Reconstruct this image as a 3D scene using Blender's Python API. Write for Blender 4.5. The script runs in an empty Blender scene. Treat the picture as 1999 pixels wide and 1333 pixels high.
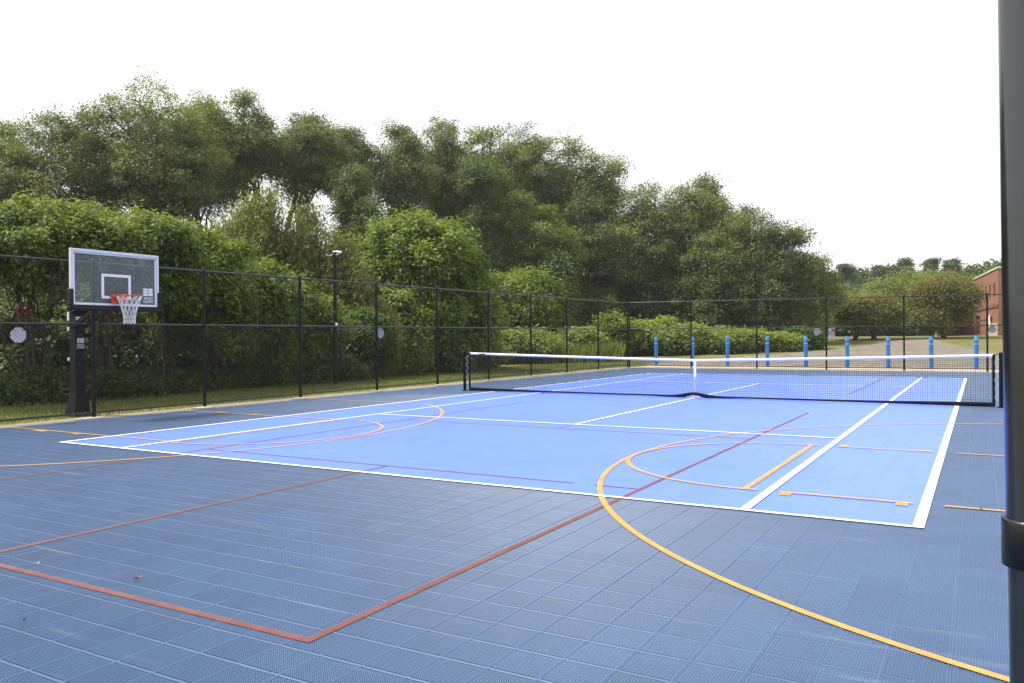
import bpy, math, random
import numpy as np
from mathutils import Vector, Matrix

S = bpy.context.scene
COL = S.collection
R = math.radians

# ------------------------------------------------------------------ camera
CAM = np.array([5.8593, -18.6189, 1.4424])
YAW, PITCH, ROLL, FPX, PW, PH = -0.5237, -0.0044, -0.007, 1581.28, 1999.0, 1333.0
_fw = np.array([math.sin(YAW)*math.cos(PITCH), math.cos(YAW)*math.cos(PITCH), math.sin(PITCH)])
_r = np.array([math.cos(YAW), -math.sin(YAW), 0.0])
_u = np.cross(_r, _fw)
_right = math.cos(ROLL)*_r + math.sin(ROLL)*_u
_up = -math.sin(ROLL)*_r + math.cos(ROLL)*_u
cam_data = bpy.data.cameras.new('camera')
cam = bpy.data.objects.new('camera', cam_data)
COL.objects.link(cam)
cam_data.sensor_width = 36.0
cam_data.lens = FPX/PW*36.0
cam_data.clip_start = 0.05
cam_data.clip_end = 3000.0
M = Matrix.Identity(4)
for i in range(3):
    M[i][0] = _right[i]; M[i][1] = _up[i]; M[i][2] = -_fw[i]; M[i][3] = CAM[i]
cam.matrix_world = M
S.camera = cam

# ------------------------------------------------------------------ sky, sun, exposure
SUN_EL, SUN_AZ = R(60), math.atan2(-0.87, -0.36)      # azimuth measured from +Y towards +X
world = bpy.data.worlds.new('World')
S.world = world
world.use_nodes = True
wt = world.node_tree
for n in list(wt.nodes): wt.nodes.remove(n)
wo = wt.nodes.new('ShaderNodeOutputWorld')
bg = wt.nodes.new('ShaderNodeBackground')
sky = wt.nodes.new('ShaderNodeTexSky')
sky.sky_type = 'NISHITA'
sky.sun_disc = False
sky.sun_elevation = SUN_EL
sky.sun_rotation = SUN_AZ
sky.air_density = 1.0
sky.dust_density = 7.0
sky.ozone_density = 1.0
hs = wt.nodes.new('ShaderNodeMix')                      # thin white overcast veil over the whole sky
hs.data_type = 'RGBA'
hs.inputs[0].default_value = 0.80
hs.inputs[7].default_value = (6.1, 6.2, 6.25, 1)
wt.links.new(sky.outputs[0], hs.inputs[6])
wt.links.new(hs.outputs[2], bg.inputs[0])
bg.inputs[1].default_value = 0.053
wt.links.new(bg.outputs[0], wo.inputs[0])

sd = bpy.data.lights.new('sun', 'SUN')
sd.energy = 1.5
sd.angle = R(10)
sd.color = (1.0, 0.95, 0.86)
sun = bpy.data.objects.new('sun', sd)
COL.objects.link(sun)
sdir = Vector((math.sin(SUN_AZ)*math.cos(SUN_EL), math.cos(SUN_AZ)*math.cos(SUN_EL), math.sin(SUN_EL)))
sun.rotation_euler = sdir.to_track_quat('Z', 'Y').to_euler()
sun.location = (-30, 10, 60)

S.view_settings.view_transform = 'Standard'
S.view_settings.look = 'None'
S.view_settings.gamma = 1
S.view_settings.use_curve_mapping = False
S.view_settings.exposure = 2.02
S.cycles.max_bounces = 8
S.cycles.transparent_max_bounces = 24
S.cycles.diffuse_bounces = 3
S.cycles.caustics_reflective = False
S.cycles.caustics_refractive = False
S.cycles.use_denoising = True

# ------------------------------------------------------------------ helpers
rng = np.random.default_rng(7)

def pix_ray(u, v):
    d = _fw + (u-PW/2)/FPX*_right + (PH/2-v)/FPX*_up
    return d/math.hypot(d[0], d[1])

def spot(u, dist):
    """ground point seen in the photograph's column u at a measured distance"""
    d = pix_ray(u, 660)
    return CAM[0]+d[0]*dist, CAM[1]+d[1]*dist

def height_at(u, v, dist):
    return CAM[2] + pix_ray(u, v)[2]*dist

def terrain(x, y):
    t = min(max((y-22.0)/36.0, 0.0), 1.0)
    return 1.4*t

def tag(o, label=None, cat=None, group=None, kind=None):
    if label: o['label'] = label
    if cat: o['category'] = cat
    if group: o['group'] = group
    if kind: o['kind'] = kind
    return o

def empty(name, loc=(0, 0, 0), rz=0.0):
    o = bpy.data.objects.new(name, None)
    o.empty_display_size = 0.2
    o.location = loc
    o.rotation_euler = (0, 0, rz)
    COL.objects.link(o)
    return o

def link_mesh(name, me, mat, parent=None, loc=None):
    o = bpy.data.objects.new(name, me)
    if mat is not None and len(me.materials) == 0:
        me.materials.append(mat)
    if parent is not None: o.parent = parent
    if loc is not None: o.location = loc
    COL.objects.link(o)
    return o

def np_mesh(name, verts, faces, smooth=False, attr=None):
    """fast mesh: verts (N,3), faces (F,k) all of the same size"""
    me = bpy.data.meshes.new(name)
    verts = np.asarray(verts, np.float32); faces = np.asarray(faces, np.int32)
    nf, k = faces.shape
    me.vertices.add(len(verts)); me.vertices.foreach_set('co', verts.ravel())
    me.loops.add(nf*k); me.loops.foreach_set('vertex_index', faces.ravel())
    me.polygons.add(nf); me.polygons.foreach_set('loop_start', np.arange(nf, dtype=np.int32)*k)
    if smooth: me.polygons.foreach_set('use_smooth', np.ones(nf, dtype=bool))
    if attr is not None:
        a = me.attributes.new('tone', 'FLOAT', 'POINT')
        a.data.foreach_set('value', np.asarray(attr, np.float32))
    me.update(calc_edges=True)
    return me

class MB:
    """collects boxes, tubes and sheets; build() links them as one mesh object"""
    def __init__(s): s.v = []; s.f = []; s.sm = []
    def add(s, vs, fs, smooth=False):
        b = len(s.v); s.v += [tuple(p) for p in vs]
        s.f += [tuple(b+i for i in f) for f in fs]; s.sm += [smooth]*len(fs)
        return s
    def box(s, c, d, rot=None, bev=0.0):
        x, y, z = d[0]/2, d[1]/2, d[2]/2
        if bev <= 0:
            vs = [(-x,-y,-z),(x,-y,-z),(x,y,-z),(-x,y,-z),(-x,-y,z),(x,-y,z),(x,y,z),(-x,y,z)]
            fs = [(0,3,2,1),(4,5,6,7),(0,1,5,4),(1,2,6,5),(2,3,7,6),(3,0,4,7)]
        else:
            b = bev; vs = []; 
            for zz, ins in ((-z, b), (-z+b, 0), (z-b, 0), (z, b)):
                X, Y = x-ins, y-ins; c_ = max(b-ins, 0) if ins else b
                vs += [(-X+c_,-Y,zz),(X-c_,-Y,zz),(X,-Y+c_,zz),(X,Y-c_,zz),(X-c_,Y,zz),(-X+c_,Y,zz),(-X,Y-c_,zz),(-X,-Y+c_,zz)]
            fs = [tuple(reversed(range(8))), tuple(range(24, 32))]
            for r_ in range(3):
                for k in range(8):
                    a, b2 = r_*8+k, r_*8+(k+1) % 8
                    fs.append((a, b2, b2+8, a+8))
        if rot is not None: vs = [tuple(rot @ Vector(p)) for p in vs]
        return s.add([(p[0]+c[0], p[1]+c[1], p[2]+c[2]) for p in vs], fs)
    def tube(s, pts, rad, n=10, caps=True, smooth=True):
        pts = [Vector(p) for p in pts]
        if not isinstance(rad, (list, tuple)): rad = [rad]*len(pts)
        rings = []; prev = None
        for i, p in enumerate(pts):
            t = (pts[min(i+1, len(pts)-1)] - pts[max(i-1, 0)])
            t = t.normalized() if t.length > 1e-9 else Vector((0, 0, 1))
            if prev is None:
                a = Vector((1, 0, 0)) if abs(t.x) < 0.9 else Vector((0, 1, 0))
                n1 = (a - t*a.dot(t)).normalized()
            else:
                n1 = (prev - t*prev.dot(t)).normalized()
            prev = n1; n2 = t.cross(n1)
            rings.append([p + rad[i]*(math.cos(2*math.pi*k/n)*n1 + math.sin(2*math.pi*k/n)*n2) for k in range(n)])
        vs = [q for r_ in rings for q in r_]; fs = []
        for i in range(len(rings)-1):
            for k in range(n):
                a, b = i*n+k, i*n+(k+1) % n
                fs.append((a, b, b+n, a+n))
        s.add(vs, fs, smooth)
        if caps:
            s.add(rings[0], [tuple(reversed(range(n)))])      # caps keep vertices of their own
            s.add(rings[-1], [tuple(range(n))])
        return s
    def ribbon(s, pts, w, z):
        """flat strip along a 2-D polyline"""
        L = []; Rr = []
        for i, p in enumerate(pts):
            a = pts[max(i-1, 0)]; b = pts[min(i+1, len(pts)-1)]
            tx, ty = b[0]-a[0], b[1]-a[1]; l = math.hypot(tx, ty)
            nx, ny = -ty/l*w/2, tx/l*w/2
            L.append((p[0]+nx, p[1]+ny, z)); Rr.append((p[0]-nx, p[1]-ny, z))
        k = len(pts)
        return s.add(L+Rr, [(i+k, i+1+k, i+1, i) for i in range(k-1)])
    def mesh(s, name):
        me = bpy.data.meshes.new(name)
        me.from_pydata(s.v, [], s.f)
        me.polygons.foreach_set('use_smooth', s.sm)
        me.update()
        return me
    def build(s, name, mat, parent=None, loc=None):
        return link_mesh(name, s.mesh(name), mat, parent, loc)

# ------------------------------------------------------------------ materials
def new_mat(name):
    m = bpy.data.materials.new(name); m.use_nodes = True
    nt = m.node_tree
    for n in list(nt.nodes): nt.nodes.remove(n)
    out = nt.nodes.new('ShaderNodeOutputMaterial')
    b = nt.nodes.new('ShaderNodeBsdfPrincipled')
    nt.links.new(b.outputs[0], out.inputs[0])
    return m, nt, b, out

def mat(name, col, rough=0.5, metal=0.0, var=0.0, scale=8.0, bump=0.0, bscale=60.0, spec=0.5, col2=None, detail=4.0):
    m, nt, b, out = new_mat(name)
    b.inputs['Base Color'].default_value = (*col, 1)
    b.inputs['Roughness'].default_value = rough
    b.inputs['Metallic'].default_value = metal
    b.inputs['Specular IOR Level'].default_value = spec
    tc = nt.nodes.new('ShaderNodeTexCoord')
    if var > 0 or col2 is not None:
        no = nt.nodes.new('ShaderNodeTexNoise'); no.inputs['Scale'].default_value = scale; no.inputs['Detail'].default_value = detail
        nt.links.new(tc.outputs['Object'], no.inputs['Vector'])
        mx = nt.nodes.new('ShaderNodeMix'); mx.data_type = 'RGBA'
        rp = nt.nodes.new('ShaderNodeMapRange')
        rp.inputs[1].default_value = 0.32; rp.inputs[2].default_value = 0.68
        nt.links.new(no.outputs[0], rp.inputs[0]); nt.links.new(rp.outputs[0], mx.inputs[0])
        c2 = col2 if col2 is not None else tuple(min(1, c*(1+var)) for c in col)
        c1 = col if col2 is not None else tuple(c*(1-var) for c in col)
        mx.inputs[6].default_value = (*c1, 1); mx.inputs[7].default_value = (*c2, 1)
        nt.links.new(mx.outputs[2], b.inputs['Base Color'])
    if bump > 0:
        n2 = nt.nodes.new('ShaderNodeTexNoise'); n2.inputs['Scale'].default_value = bscale; n2.inputs['Detail'].default_value = 3
        nt.links.new(tc.outputs['Object'], n2.inputs['Vector'])
        bp = nt.nodes.new('ShaderNodeBump'); bp.inputs['Strength'].default_value = bump; bp.inputs['Distance'].default_value = 0.02
        nt.links.new(n2.outputs[0], bp.inputs['Height']); nt.links.new(bp.outputs[0], b.inputs['Normal'])
    return m

def leaf_mat(name, dark, light, trans=0.35, rough=0.55):
    m, nt, b, out = new_mat(name)
    at = nt.nodes.new('ShaderNodeAttribute'); at.attribute_name = 'tone'
    mx = nt.nodes.new('ShaderNodeMix'); mx.data_type = 'RGBA'
    mx.inputs[6].default_value = (*dark, 1); mx.inputs[7].default_value = (*light, 1)
    nt.links.new(at.outputs['Fac'], mx.inputs[0])
    nt.links.new(mx.outputs[2], b.inputs['Base Color'])
    b.inputs['Roughness'].default_value = rough
    b.inputs['Specular IOR Level'].default_value = 0.35
    tr = nt.nodes.new('ShaderNodeBsdfTranslucent')
    br = nt.nodes.new('ShaderNodeMix'); br.data_type = 'RGBA'; br.blend_type = 'MULTIPLY'; br.inputs[0].default_value = 1
    br.inputs[7].default_value = (1.25, 1.3, 0.6, 1)
    nt.links.new(mx.outputs[2], br.inputs[6]); nt.links.new(br.outputs[2], tr.inputs[0])
    ms = nt.nodes.new('ShaderNodeMixShader'); ms.inputs[0].default_value = trans
    nt.links.new(b.outputs[0], ms.inputs[1]); nt.links.new(tr.outputs[0], ms.inputs[2])
    nt.links.new(ms.outputs[0], out.inputs[0])
    return m

def tile_mat(name, col, rough, pitch, ox, oy, spec=0.5, tvar=0.10, scuff=0.0, stain=0.0):
    """moulded court tile plastic: each tile a little different in tone, scuffs and stains on top"""
    m, nt, b, out = new_mat(name)
    b.inputs['Roughness'].default_value = rough
    b.inputs['Specular IOR Level'].default_value = spec
    ge = nt.nodes.new('ShaderNodeNewGeometry')
    mp = nt.nodes.new('ShaderNodeVectorMath'); mp.operation = 'SUBTRACT'; mp.inputs[1].default_value = (ox, oy, 0)
    nt.links.new(ge.outputs['Position'], mp.inputs[0])
    sc = nt.nodes.new('ShaderNodeVectorMath'); sc.operation = 'MULTIPLY'; sc.inputs[1].default_value = (1/pitch, 1/pitch, 0)
    nt.links.new(mp.outputs[0], sc.inputs[0])
    fl = nt.nodes.new('ShaderNodeVectorMath'); fl.operation = 'FLOOR'
    nt.links.new(sc.outputs[0], fl.inputs[0])
    wn = nt.nodes.new('ShaderNodeTexWhiteNoise'); wn.noise_dimensions = '2D'
    nt.links.new(fl.outputs[0], wn.inputs['Vector'])
    no = nt.nodes.new('ShaderNodeTexNoise'); no.inputs['Scale'].default_value = 0.8; no.inputs['Detail'].default_value = 5
    nt.links.new(ge.outputs['Position'], no.inputs['Vector'])
    ad = nt.nodes.new('ShaderNodeMath'); ad.operation = 'ADD'
    m1 = nt.nodes.new('ShaderNodeMath'); m1.operation = 'MULTIPLY_ADD'; m1.inputs[1].default_value = tvar; m1.inputs[2].default_value = 1-tvar/2
    nt.links.new(wn.outputs[0], m1.inputs[0])
    m2 = nt.nodes.new('ShaderNodeMath'); m2.operation = 'MULTIPLY_ADD'; m2.inputs[1].default_value = 2*tvar; m2.inputs[2].default_value = -tvar
    nt.links.new(no.outputs[0], m2.inputs[0])
    nt.links.new(m1.outputs[0], ad.inputs[0]); nt.links.new(m2.outputs[0], ad.inputs[1])
    cm = nt.nodes.new('ShaderNodeVectorMath'); cm.operation = 'SCALE'; cm.inputs[0].default_value = col
    nt.links.new(ad.outputs[0], cm.inputs['Scale'])
    last = cm.outputs[0]
    if scuff > 0:
        # faint pale drag marks: thin stretched noise ridges, in two directions
        for k, (rz, sx, sy) in enumerate(((0.5, 0.55, 7.0), (-0.9, 0.7, 9.0))):
            ma = nt.nodes.new('ShaderNodeMapping'); ma.inputs['Rotation'].default_value = (0, 0, rz); ma.inputs['Scale'].default_value = (sx, sy, 1)
            ma.inputs['Location'].default_value = (3.1*k, 7.7*k, 0)
            nt.links.new(ge.outputs['Position'], ma.inputs['Vector'])
            n3 = nt.nodes.new('ShaderNodeTexNoise'); n3.inputs['Scale'].default_value = 1.0; n3.inputs['Detail'].default_value = 4; n3.inputs['Roughness'].default_value = 0.65
            nt.links.new(ma.outputs[0], n3.inputs['Vector'])
            r3 = nt.nodes.new('ShaderNodeMapRange'); r3.inputs[1].default_value = 0.62; r3.inputs[2].default_value = 0.78; r3.inputs[4].default_value = scuff
            nt.links.new(n3.outputs[0], r3.inputs[0])
            x3 = nt.nodes.new('ShaderNodeMix'); x3.data_type = 'RGBA'; x3.inputs[7].default_value = (0.30, 0.34, 0.40, 1)
            nt.links.new(r3.outputs[0], x3.inputs[0]); nt.links.new(last, x3.inputs[6]); last = x3.outputs[2]
    nt.links.new(last, b.inputs['Base Color'])
    return m

def ground_mat(name, cols, scales, rough=0.95, bump=0.6, bscale=40):
    """three colours mixed by two noises"""
    m, nt, b, out = new_mat(name)
    b.inputs['Roughness'].default_value = rough; b.inputs['Specular IOR Level'].default_value = 0.15
    ge = nt.nodes.new('ShaderNodeNewGeometry')
    last = None
    for i, sc in enumerate(scales):
        no = nt.nodes.new('ShaderNodeTexNoise'); no.inputs['Scale'].default_value = sc; no.inputs['Detail'].default_value = 6; no.inputs['Roughness'].default_value = 0.65
        nt.links.new(ge.outputs['Position'], no.inputs['Vector'])
        rp = nt.nodes.new('ShaderNodeMapRange'); rp.inputs[1].default_value = 0.36; rp.inputs[2].default_value = 0.64
        nt.links.new(no.outputs[0], rp.inputs[0])
        mx = nt.nodes.new('ShaderNodeMix'); mx.data_type = 'RGBA'
        nt.links.new(rp.outputs[0], mx.inputs[0])
        if last is None: mx.inputs[6].default_value = (*cols[0], 1)
        else: nt.links.new(last, mx.inputs[6])
        mx.inputs[7].default_value = (*cols[i+1], 1)
        last = mx.outputs[2]
    nt.links.new(last, b.inputs['Base Color'])
    n2 = nt.nodes.new('ShaderNodeTexNoise'); n2.inputs['Scale'].default_value = bscale; n2.inputs['Detail'].default_value = 5
    nt.links.new(ge.outputs['Position'], n2.inputs['Vector'])
    bp = nt.nodes.new('ShaderNodeBump'); bp.inputs['Strength'].default_value = bump; bp.inputs['Distance'].default_value = 0.03
    nt.links.new(n2.outputs[0], bp.inputs['Height']); nt.links.new(bp.outputs[0], b.inputs['Normal'])
    return m

PITCH_T = 0.25
TX0, TY0 = 5.49, -11.862           # a corner of the tile grid
DARK = (0.048, 0.097, 0.204)
M_ = {}
M_['tile'] = tile_mat('tile_slate_blue', DARK, 0.42, PITCH_T, TX0, TY0, tvar=0.13, scuff=0.35)
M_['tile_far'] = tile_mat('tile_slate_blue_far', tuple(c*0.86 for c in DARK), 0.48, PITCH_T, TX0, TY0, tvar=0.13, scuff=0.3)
M_['tile_blue'] = tile_mat('tile_bright_blue', (0.102, 0.194, 0.83), 0.42, PITCH_T, TX0, TY0, tvar=0.09, scuff=0.10)
M_['pad'] = mat('court_base', (0.02, 0.025, 0.035), 0.8)
def perforate(m, amount):
    # the paint sits on the open grid of the tiles, so the holes stay open
    nt = m.node_tree; out = next(n for n in nt.nodes if n.type == 'OUTPUT_MATERIAL'); src = out.inputs[0].links[0].from_socket
    ge = nt.nodes.new('ShaderNodeNewGeometry'); sp = nt.nodes.new('ShaderNodeSeparateXYZ')
    nt.links.new(ge.outputs['Position'], sp.inputs[0])
    def mth(op, a, b=None):
        n = nt.nodes.new('ShaderNodeMath'); n.operation = op
        for i, q in enumerate((a, b)):
            if q is None: continue
            if isinstance(q, (int, float)): n.inputs[i].default_value = q
            else: nt.links.new(q, n.inputs[i])
        return n.outputs[0]
    res = []
    for ax, o in ((0, TX0), (1, TY0)):
        t = mth('FLOORED_MODULO', mth('SUBTRACT', sp.outputs[ax], o), PITCH_T)
        k = mth('DIVIDE', mth('SUBTRACT', t, 0.0065), 0.237/18)
        f = mth('ABSOLUTE', mth('SUBTRACT', mth('FRACT', k), 0.5))
        h = mth('LESS_THAN', f, 0.33)
        edge = mth('MULTIPLY', mth('GREATER_THAN', t, 0.008), mth('LESS_THAN', t, 0.242))
        res.append(mth('MULTIPLY', h, edge))
    fac = mth('MULTIPLY', mth('MULTIPLY', res[0], res[1]), amount)
    tr = nt.nodes.new('ShaderNodeBsdfTransparent'); ms = nt.nodes.new('ShaderNodeMixShader')
    nt.links.new(fac, ms.inputs[0]); nt.links.new(src, ms.inputs[1]); nt.links.new(tr.outputs[0], ms.inputs[2]); nt.links.new(ms.outputs[0], out.inputs[0])
M_['line_white'] = mat('line_white', (0.78, 0.78, 0.78), 0.5, var=0.04, scale=3)
M_['line_yellow'] = mat('line_yellow', (0.53, 0.275, 0.060), 0.5, var=0.08, scale=5)
M_['line_red'] = mat('line_red', (0.150, 0.050, 0.040), 0.6, var=0.15, scale=6)
for k_, a_ in (('line_yellow', 0.22), ('line_red', 0.25), ('line_white', 0.12)): perforate(M_[k_], a_)
M_['vinyl'] = mat('black_vinyl', (0.004, 0.0045, 0.005), 0.45, var=0.2, scale=5, spec=0.22)
M_['rail'] = mat('black_vinyl_rail', (0.010, 0.011, 0.012), 0.34, var=0.2, scale=5, spec=0.55)
M_['wire'] = mat('black_wire', (0.004, 0.004, 0.004), 0.55, spec=0.12)
M_['gloss_black'] = mat('black_gloss_paint', (0.004, 0.0045, 0.007), 0.22, var=0.3, scale=18, bump=0.03, bscale=14, spec=0.5)
M_['gloss_black'].node_tree.nodes['Principled BSDF'].inputs['IOR'].default_value = 1.85
def specks(m, col, scale, thr):
    nt = m.node_tree; b = nt.nodes['Principled BSDF']; src = b.inputs['Base Color'].links[0].from_socket
    tc = nt.nodes.new('ShaderNodeTexCoord'); v = nt.nodes.new('ShaderNodeTexVoronoi'); v.inputs['Scale'].default_value = scale
    no = nt.nodes.new('ShaderNodeTexNoise'); no.inputs['Scale'].default_value = 9; no.inputs['Detail'].default_value = 6
    mp = nt.nodes.new('ShaderNodeMapping'); mp.inputs['Scale'].default_value = (1, 1, 0.35)
    nt.links.new(tc.outputs['Object'], mp.inputs[0]); nt.links.new(mp.outputs[0], no.inputs['Vector']); nt.links.new(tc.outputs['Object'], v.inputs['Vector'])
    a = nt.nodes.new('ShaderNodeMapRange'); a.inputs[1].default_value = thr; a.inputs[2].default_value = thr*0.4
    nt.links.new(v.outputs['Distance'], a.inputs[0])
    w = nt.nodes.new('ShaderNodeTexWhiteNoise'); nt.links.new(v.outputs['Color'], w.inputs['Vector'])
    g = nt.nodes.new('ShaderNodeMath'); g.operation = 'GREATER_THAN'; g.inputs[1].default_value = 0.7; nt.links.new(w.outputs[0], g.inputs[0])
    k = nt.nodes.new('ShaderNodeMath'); k.operation = 'MULTIPLY'; nt.links.new(a.outputs[0], k.inputs[0]); nt.links.new(g.outputs[0], k.inputs[1])
    d = nt.nodes.new('ShaderNodeMapRange'); d.inputs[1].default_value = 0.5; d.inputs[2].default_value = 0.8; d.inputs[4].default_value = 0.16
    nt.links.new(no.outputs[0], d.inputs[0])
    mx = nt.nodes.new('ShaderNodeMath'); mx.operation = 'MAXIMUM'; nt.links.new(k.outputs[0], mx.inputs[0]); nt.links.new(d.outputs[0], mx.inputs[1])
    x = nt.nodes.new('ShaderNodeMix'); x.data_type = 'RGBA'; x.inputs[7].default_value = (*col, 1)
    nt.links.new(mx.outputs[0], x.inputs[0]); nt.links.new(src, x.inputs[6]); nt.links.new(x.outputs[2], b.inputs['Base Color'])
specks(M_['gloss_black'], (0.045, 0.048, 0.05), 70, 0.16)
M_['rubber'] = mat('black_collar', (0.004, 0.004, 0.005), 0.35, bump=0.05, bscale=80)
M_['steel_black'] = mat('black_powder_coat', (0.0028, 0.0032, 0.0065), 0.5, spec=0.16, var=0.2, scale=6, bump=0.05, bscale=200)
M_['pad_black'] = mat('black_board_padding', (0.008, 0.0085, 0.012), 0.65, spec=0.3, bump=0.1, bscale=30)
M_['alu'] = mat('white_aluminium', (0.62, 0.63, 0.66), 0.4, var=0.04, scale=6)
M_['white'] = mat('white_print', (0.78, 0.78, 0.78), 0.5, var=0.03)
M_['orange'] = mat('orange_rim_paint', (0.62, 0.055, 0.02), 0.4, var=0.1)
M_['cord'] = mat('white_cord', (0.75, 0.74, 0.70), 0.8, var=0.08, scale=30)
M_['net'] = mat('black_net_cord', (0.005, 0.006, 0.008), 0.7, spec=0.15)
M_['tape'] = mat('white_net_tape', (0.74, 0.75, 0.76), 0.6, var=0.06, scale=4, bump=0.15, bscale=20)
M_['hem'] = mat('navy_net_hem', (0.003, 0.004, 0.014), 0.7, spec=0.15)
M_['rope'] = mat('pale_lacing_rope', (0.45, 0.52, 0.60), 0.8, var=0.2, scale=30)
M_['concrete'] = ground_mat('concrete', [(0.42, 0.39, 0.35), (0.34, 0.31, 0.27), (0.5, 0.47, 0.42)], [4, 25], bump=0.3)
M_['bollard'] = mat('blue_bollard_sleeve', (0.028, 0.17, 0.55), 0.4, var=0.08, scale=3)
M_['band'] = mat('pale_reflective_band', (0.26, 0.46, 0.68), 0.35)
M_['sign'] = mat('bare_sign_metal', (0.55, 0.55, 0.56), 0.45, metal=0.0, var=0.06, scale=10)
M_['sign_grey'] = mat('grey_sign_metal', (0.36, 0.37, 0.40), 0.5, var=0.06, scale=10)

# ------------------------------------------------------------------ ground
def grid_sheet(xs, ys, zf):
    nx, ny = len(xs), len(ys)
    X, Y = np.meshgrid(xs, ys)
    Z = np.vectorize(zf)(X, Y)
    V = np.stack([X.ravel(), Y.ravel(), Z.ravel()], 1)
    a = (np.arange(ny-1)[:, None]*nx + np.arange(nx-1)[None]).ravel()
    return V, np.stack([a, a+1, a+1+nx, a+nx], 1)

lawn_m = ground_mat('mown_grass', [(0.100, 0.145, 0.028), (0.165, 0.190, 0.045), (0.215, 0.175, 0.085)], [0.9, 0.33], bump=1.0, bscale=55)
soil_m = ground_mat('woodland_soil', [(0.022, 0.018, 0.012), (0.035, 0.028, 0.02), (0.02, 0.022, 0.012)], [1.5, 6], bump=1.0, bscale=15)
dirt_m = ground_mat('gravel_and_dirt', [(0.30, 0.25, 0.19), (0.20, 0.165, 0.125), (0.40, 0.35, 0.28)], [9, 38], bump=1.0, bscale=70)
path_m = ground_mat('worn_gravel_path', [(0.21, 0.19, 0.175), (0.30, 0.245, 0.19), (0.15, 0.145, 0.12)], [0.28, 1.6], bump=0.7, bscale=45)
sand_m = ground_mat('sandy_apron', [(0.42, 0.31, 0.22), (0.34, 0.27, 0.2), (0.46, 0.38, 0.30)], [1.2, 10], bump=0.5, bscale=45)

xs = np.concatenate([[-300, -120], np.arange(-60, 61, 4.0), [120, 300]])
ys = np.concatenate([[-200, -60], np.arange(-30, 22, 6.5), [22], np.arange(24, 60, 2.0), [62, 80, 120, 200, 350]])
V, F = grid_sheet(xs, ys, lambda x, y: terrain(x, y) - 0.045)
lawn = link_mesh('lawn', np_mesh('lawn', V, F), lawn_m)
tag(lawn, 'yellow green mown grass around the sports court', kind='structure')

def draped(name, poly_rows, m, lift, label):
    """strip of quads given as rows of points (left, right) following the terrain"""
    mb = MB(); vs = []; k = 9
    for (a, b) in poly_rows:
        for i in range(k):
            t = i/(k-1); x = a[0]+(b[0]-a[0])*t; y = a[1]+(b[1]-a[1])*t
            vs.append((x, y, terrain(x, y)-0.045+lift))
    fs = [(r*k+i, r*k+i+1, (r+1)*k+i+1, (r+1)*k+i) for r in range(len(poly_rows)-1) for i in range(k-1)]
    mb.add(vs, fs)
    return tag(mb.build(name, m), label, kind='structure')

def fx(y): return -8.80 - 0.0125*(y+9.2)        # the left fence line

draped('gravel_strip', [((fx(y)-0.28-0.08*math.sin(y*1.9), y), (-8.30+0.05, y)) for y in np.arange(-16, 18.5, 0.5)], dirt_m, 0.012,
       'strip of brown gravel under the long fence')
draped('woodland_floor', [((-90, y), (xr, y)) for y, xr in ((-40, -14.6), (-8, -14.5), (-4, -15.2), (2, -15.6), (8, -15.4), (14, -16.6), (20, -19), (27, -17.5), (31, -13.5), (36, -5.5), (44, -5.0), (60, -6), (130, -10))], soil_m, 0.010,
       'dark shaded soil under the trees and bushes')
draped('sand_apron', [((-8.9, y), (13, y)) for y in (17.3, 19.5, 21.2, 22.6)], sand_m, 0.008, 'pinkish sandy strip behind the far fence')
draped('gravel_path', [((-9.2, 22.4), (12.5, 22.4)), ((-8.4, 25.8), (10.5, 26)), ((-5.8, 30.3), (7.4, 31)), ((-2.9, 35.3), (5.7, 36.5)), ((-1.6, 40), (4.8, 41)),
                       ((-0.7, 44), (4.0, 45)), ((0.3, 49.5), (3.2, 49.6)), ((1.1, 54), (2.6, 54)), ((1.3, 60), (2.5, 60)), ((1.2, 75), (2.4, 75))], path_m, 0.014,
       'worn grey gravel path narrowing away behind the bollards')

# ------------------------------------------------------------------ court
CX0, CX1, CY0, CY1 = -8.34, 10.2, -20.0, 17.55
BX0, BX1, BY0, BY1 = -5.49, 5.49, -11.862, 11.99      # bright blue rectangle
court = MB().box(((CX0+CX1)/2, (CY0+CY1)/2, -0.026), (CX1-CX0, CY1-CY0, 0.025)).build('sport_court', M_['pad'])
tag(court, 'blue tiled multi sport court with painted lines', kind='structure')

def rib_tile(n=18):
    """one open grid tile: frame bars and two layers of ribs"""
    P = PITCH_T; h = P/2-0.0004; fwid = 0.0090; bz = -0.0125
    vs = []; fs = []
    def bar(x0, x1, y0, y1, zt):
        b = len(vs)
        vs.extend([(x0,y0,zt),(x1,y0,zt),(x1,y1,zt),(x0,y1,zt),(x0,y0,bz),(x1,y0,bz),(x1,y1,bz),(x0,y1,bz)])
        fs.append((b,b+1,b+2,b+3))
        if (x1-x0) > (y1-y0): fs.extend([(b+4,b+5,b+1,b), (b+6,b+7,b+3,b+2)])
        else: fs.extend([(b+5,b+6,b+2,b+1), (b+7,b+4,b,b+3)])
    fx_ = 0.0058                       # thin bars across, wider ones along the court
    bar(-h, h, -h, -h+fx_, 0); bar(-h, h, h-fx_, h, 0)
    bar(-h, -h+fwid, -h+fx_, h-fx_, 0); bar(h-fwid, h, -h+fx_, h-fx_, 0)
    i0, i1 = -h+fwid, h-fwid
    pit = (i1-i0)/n; w = pit*0.17
    for k in range(1, n):
        c = i0+k*pit
        bar(c-w, c+w, i0, i1, -0.0004)
        bar(i0, i1, c-w*0.85, c+w*0.85, -0.0006)
    return np.array(vs), np.array(fs)

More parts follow.
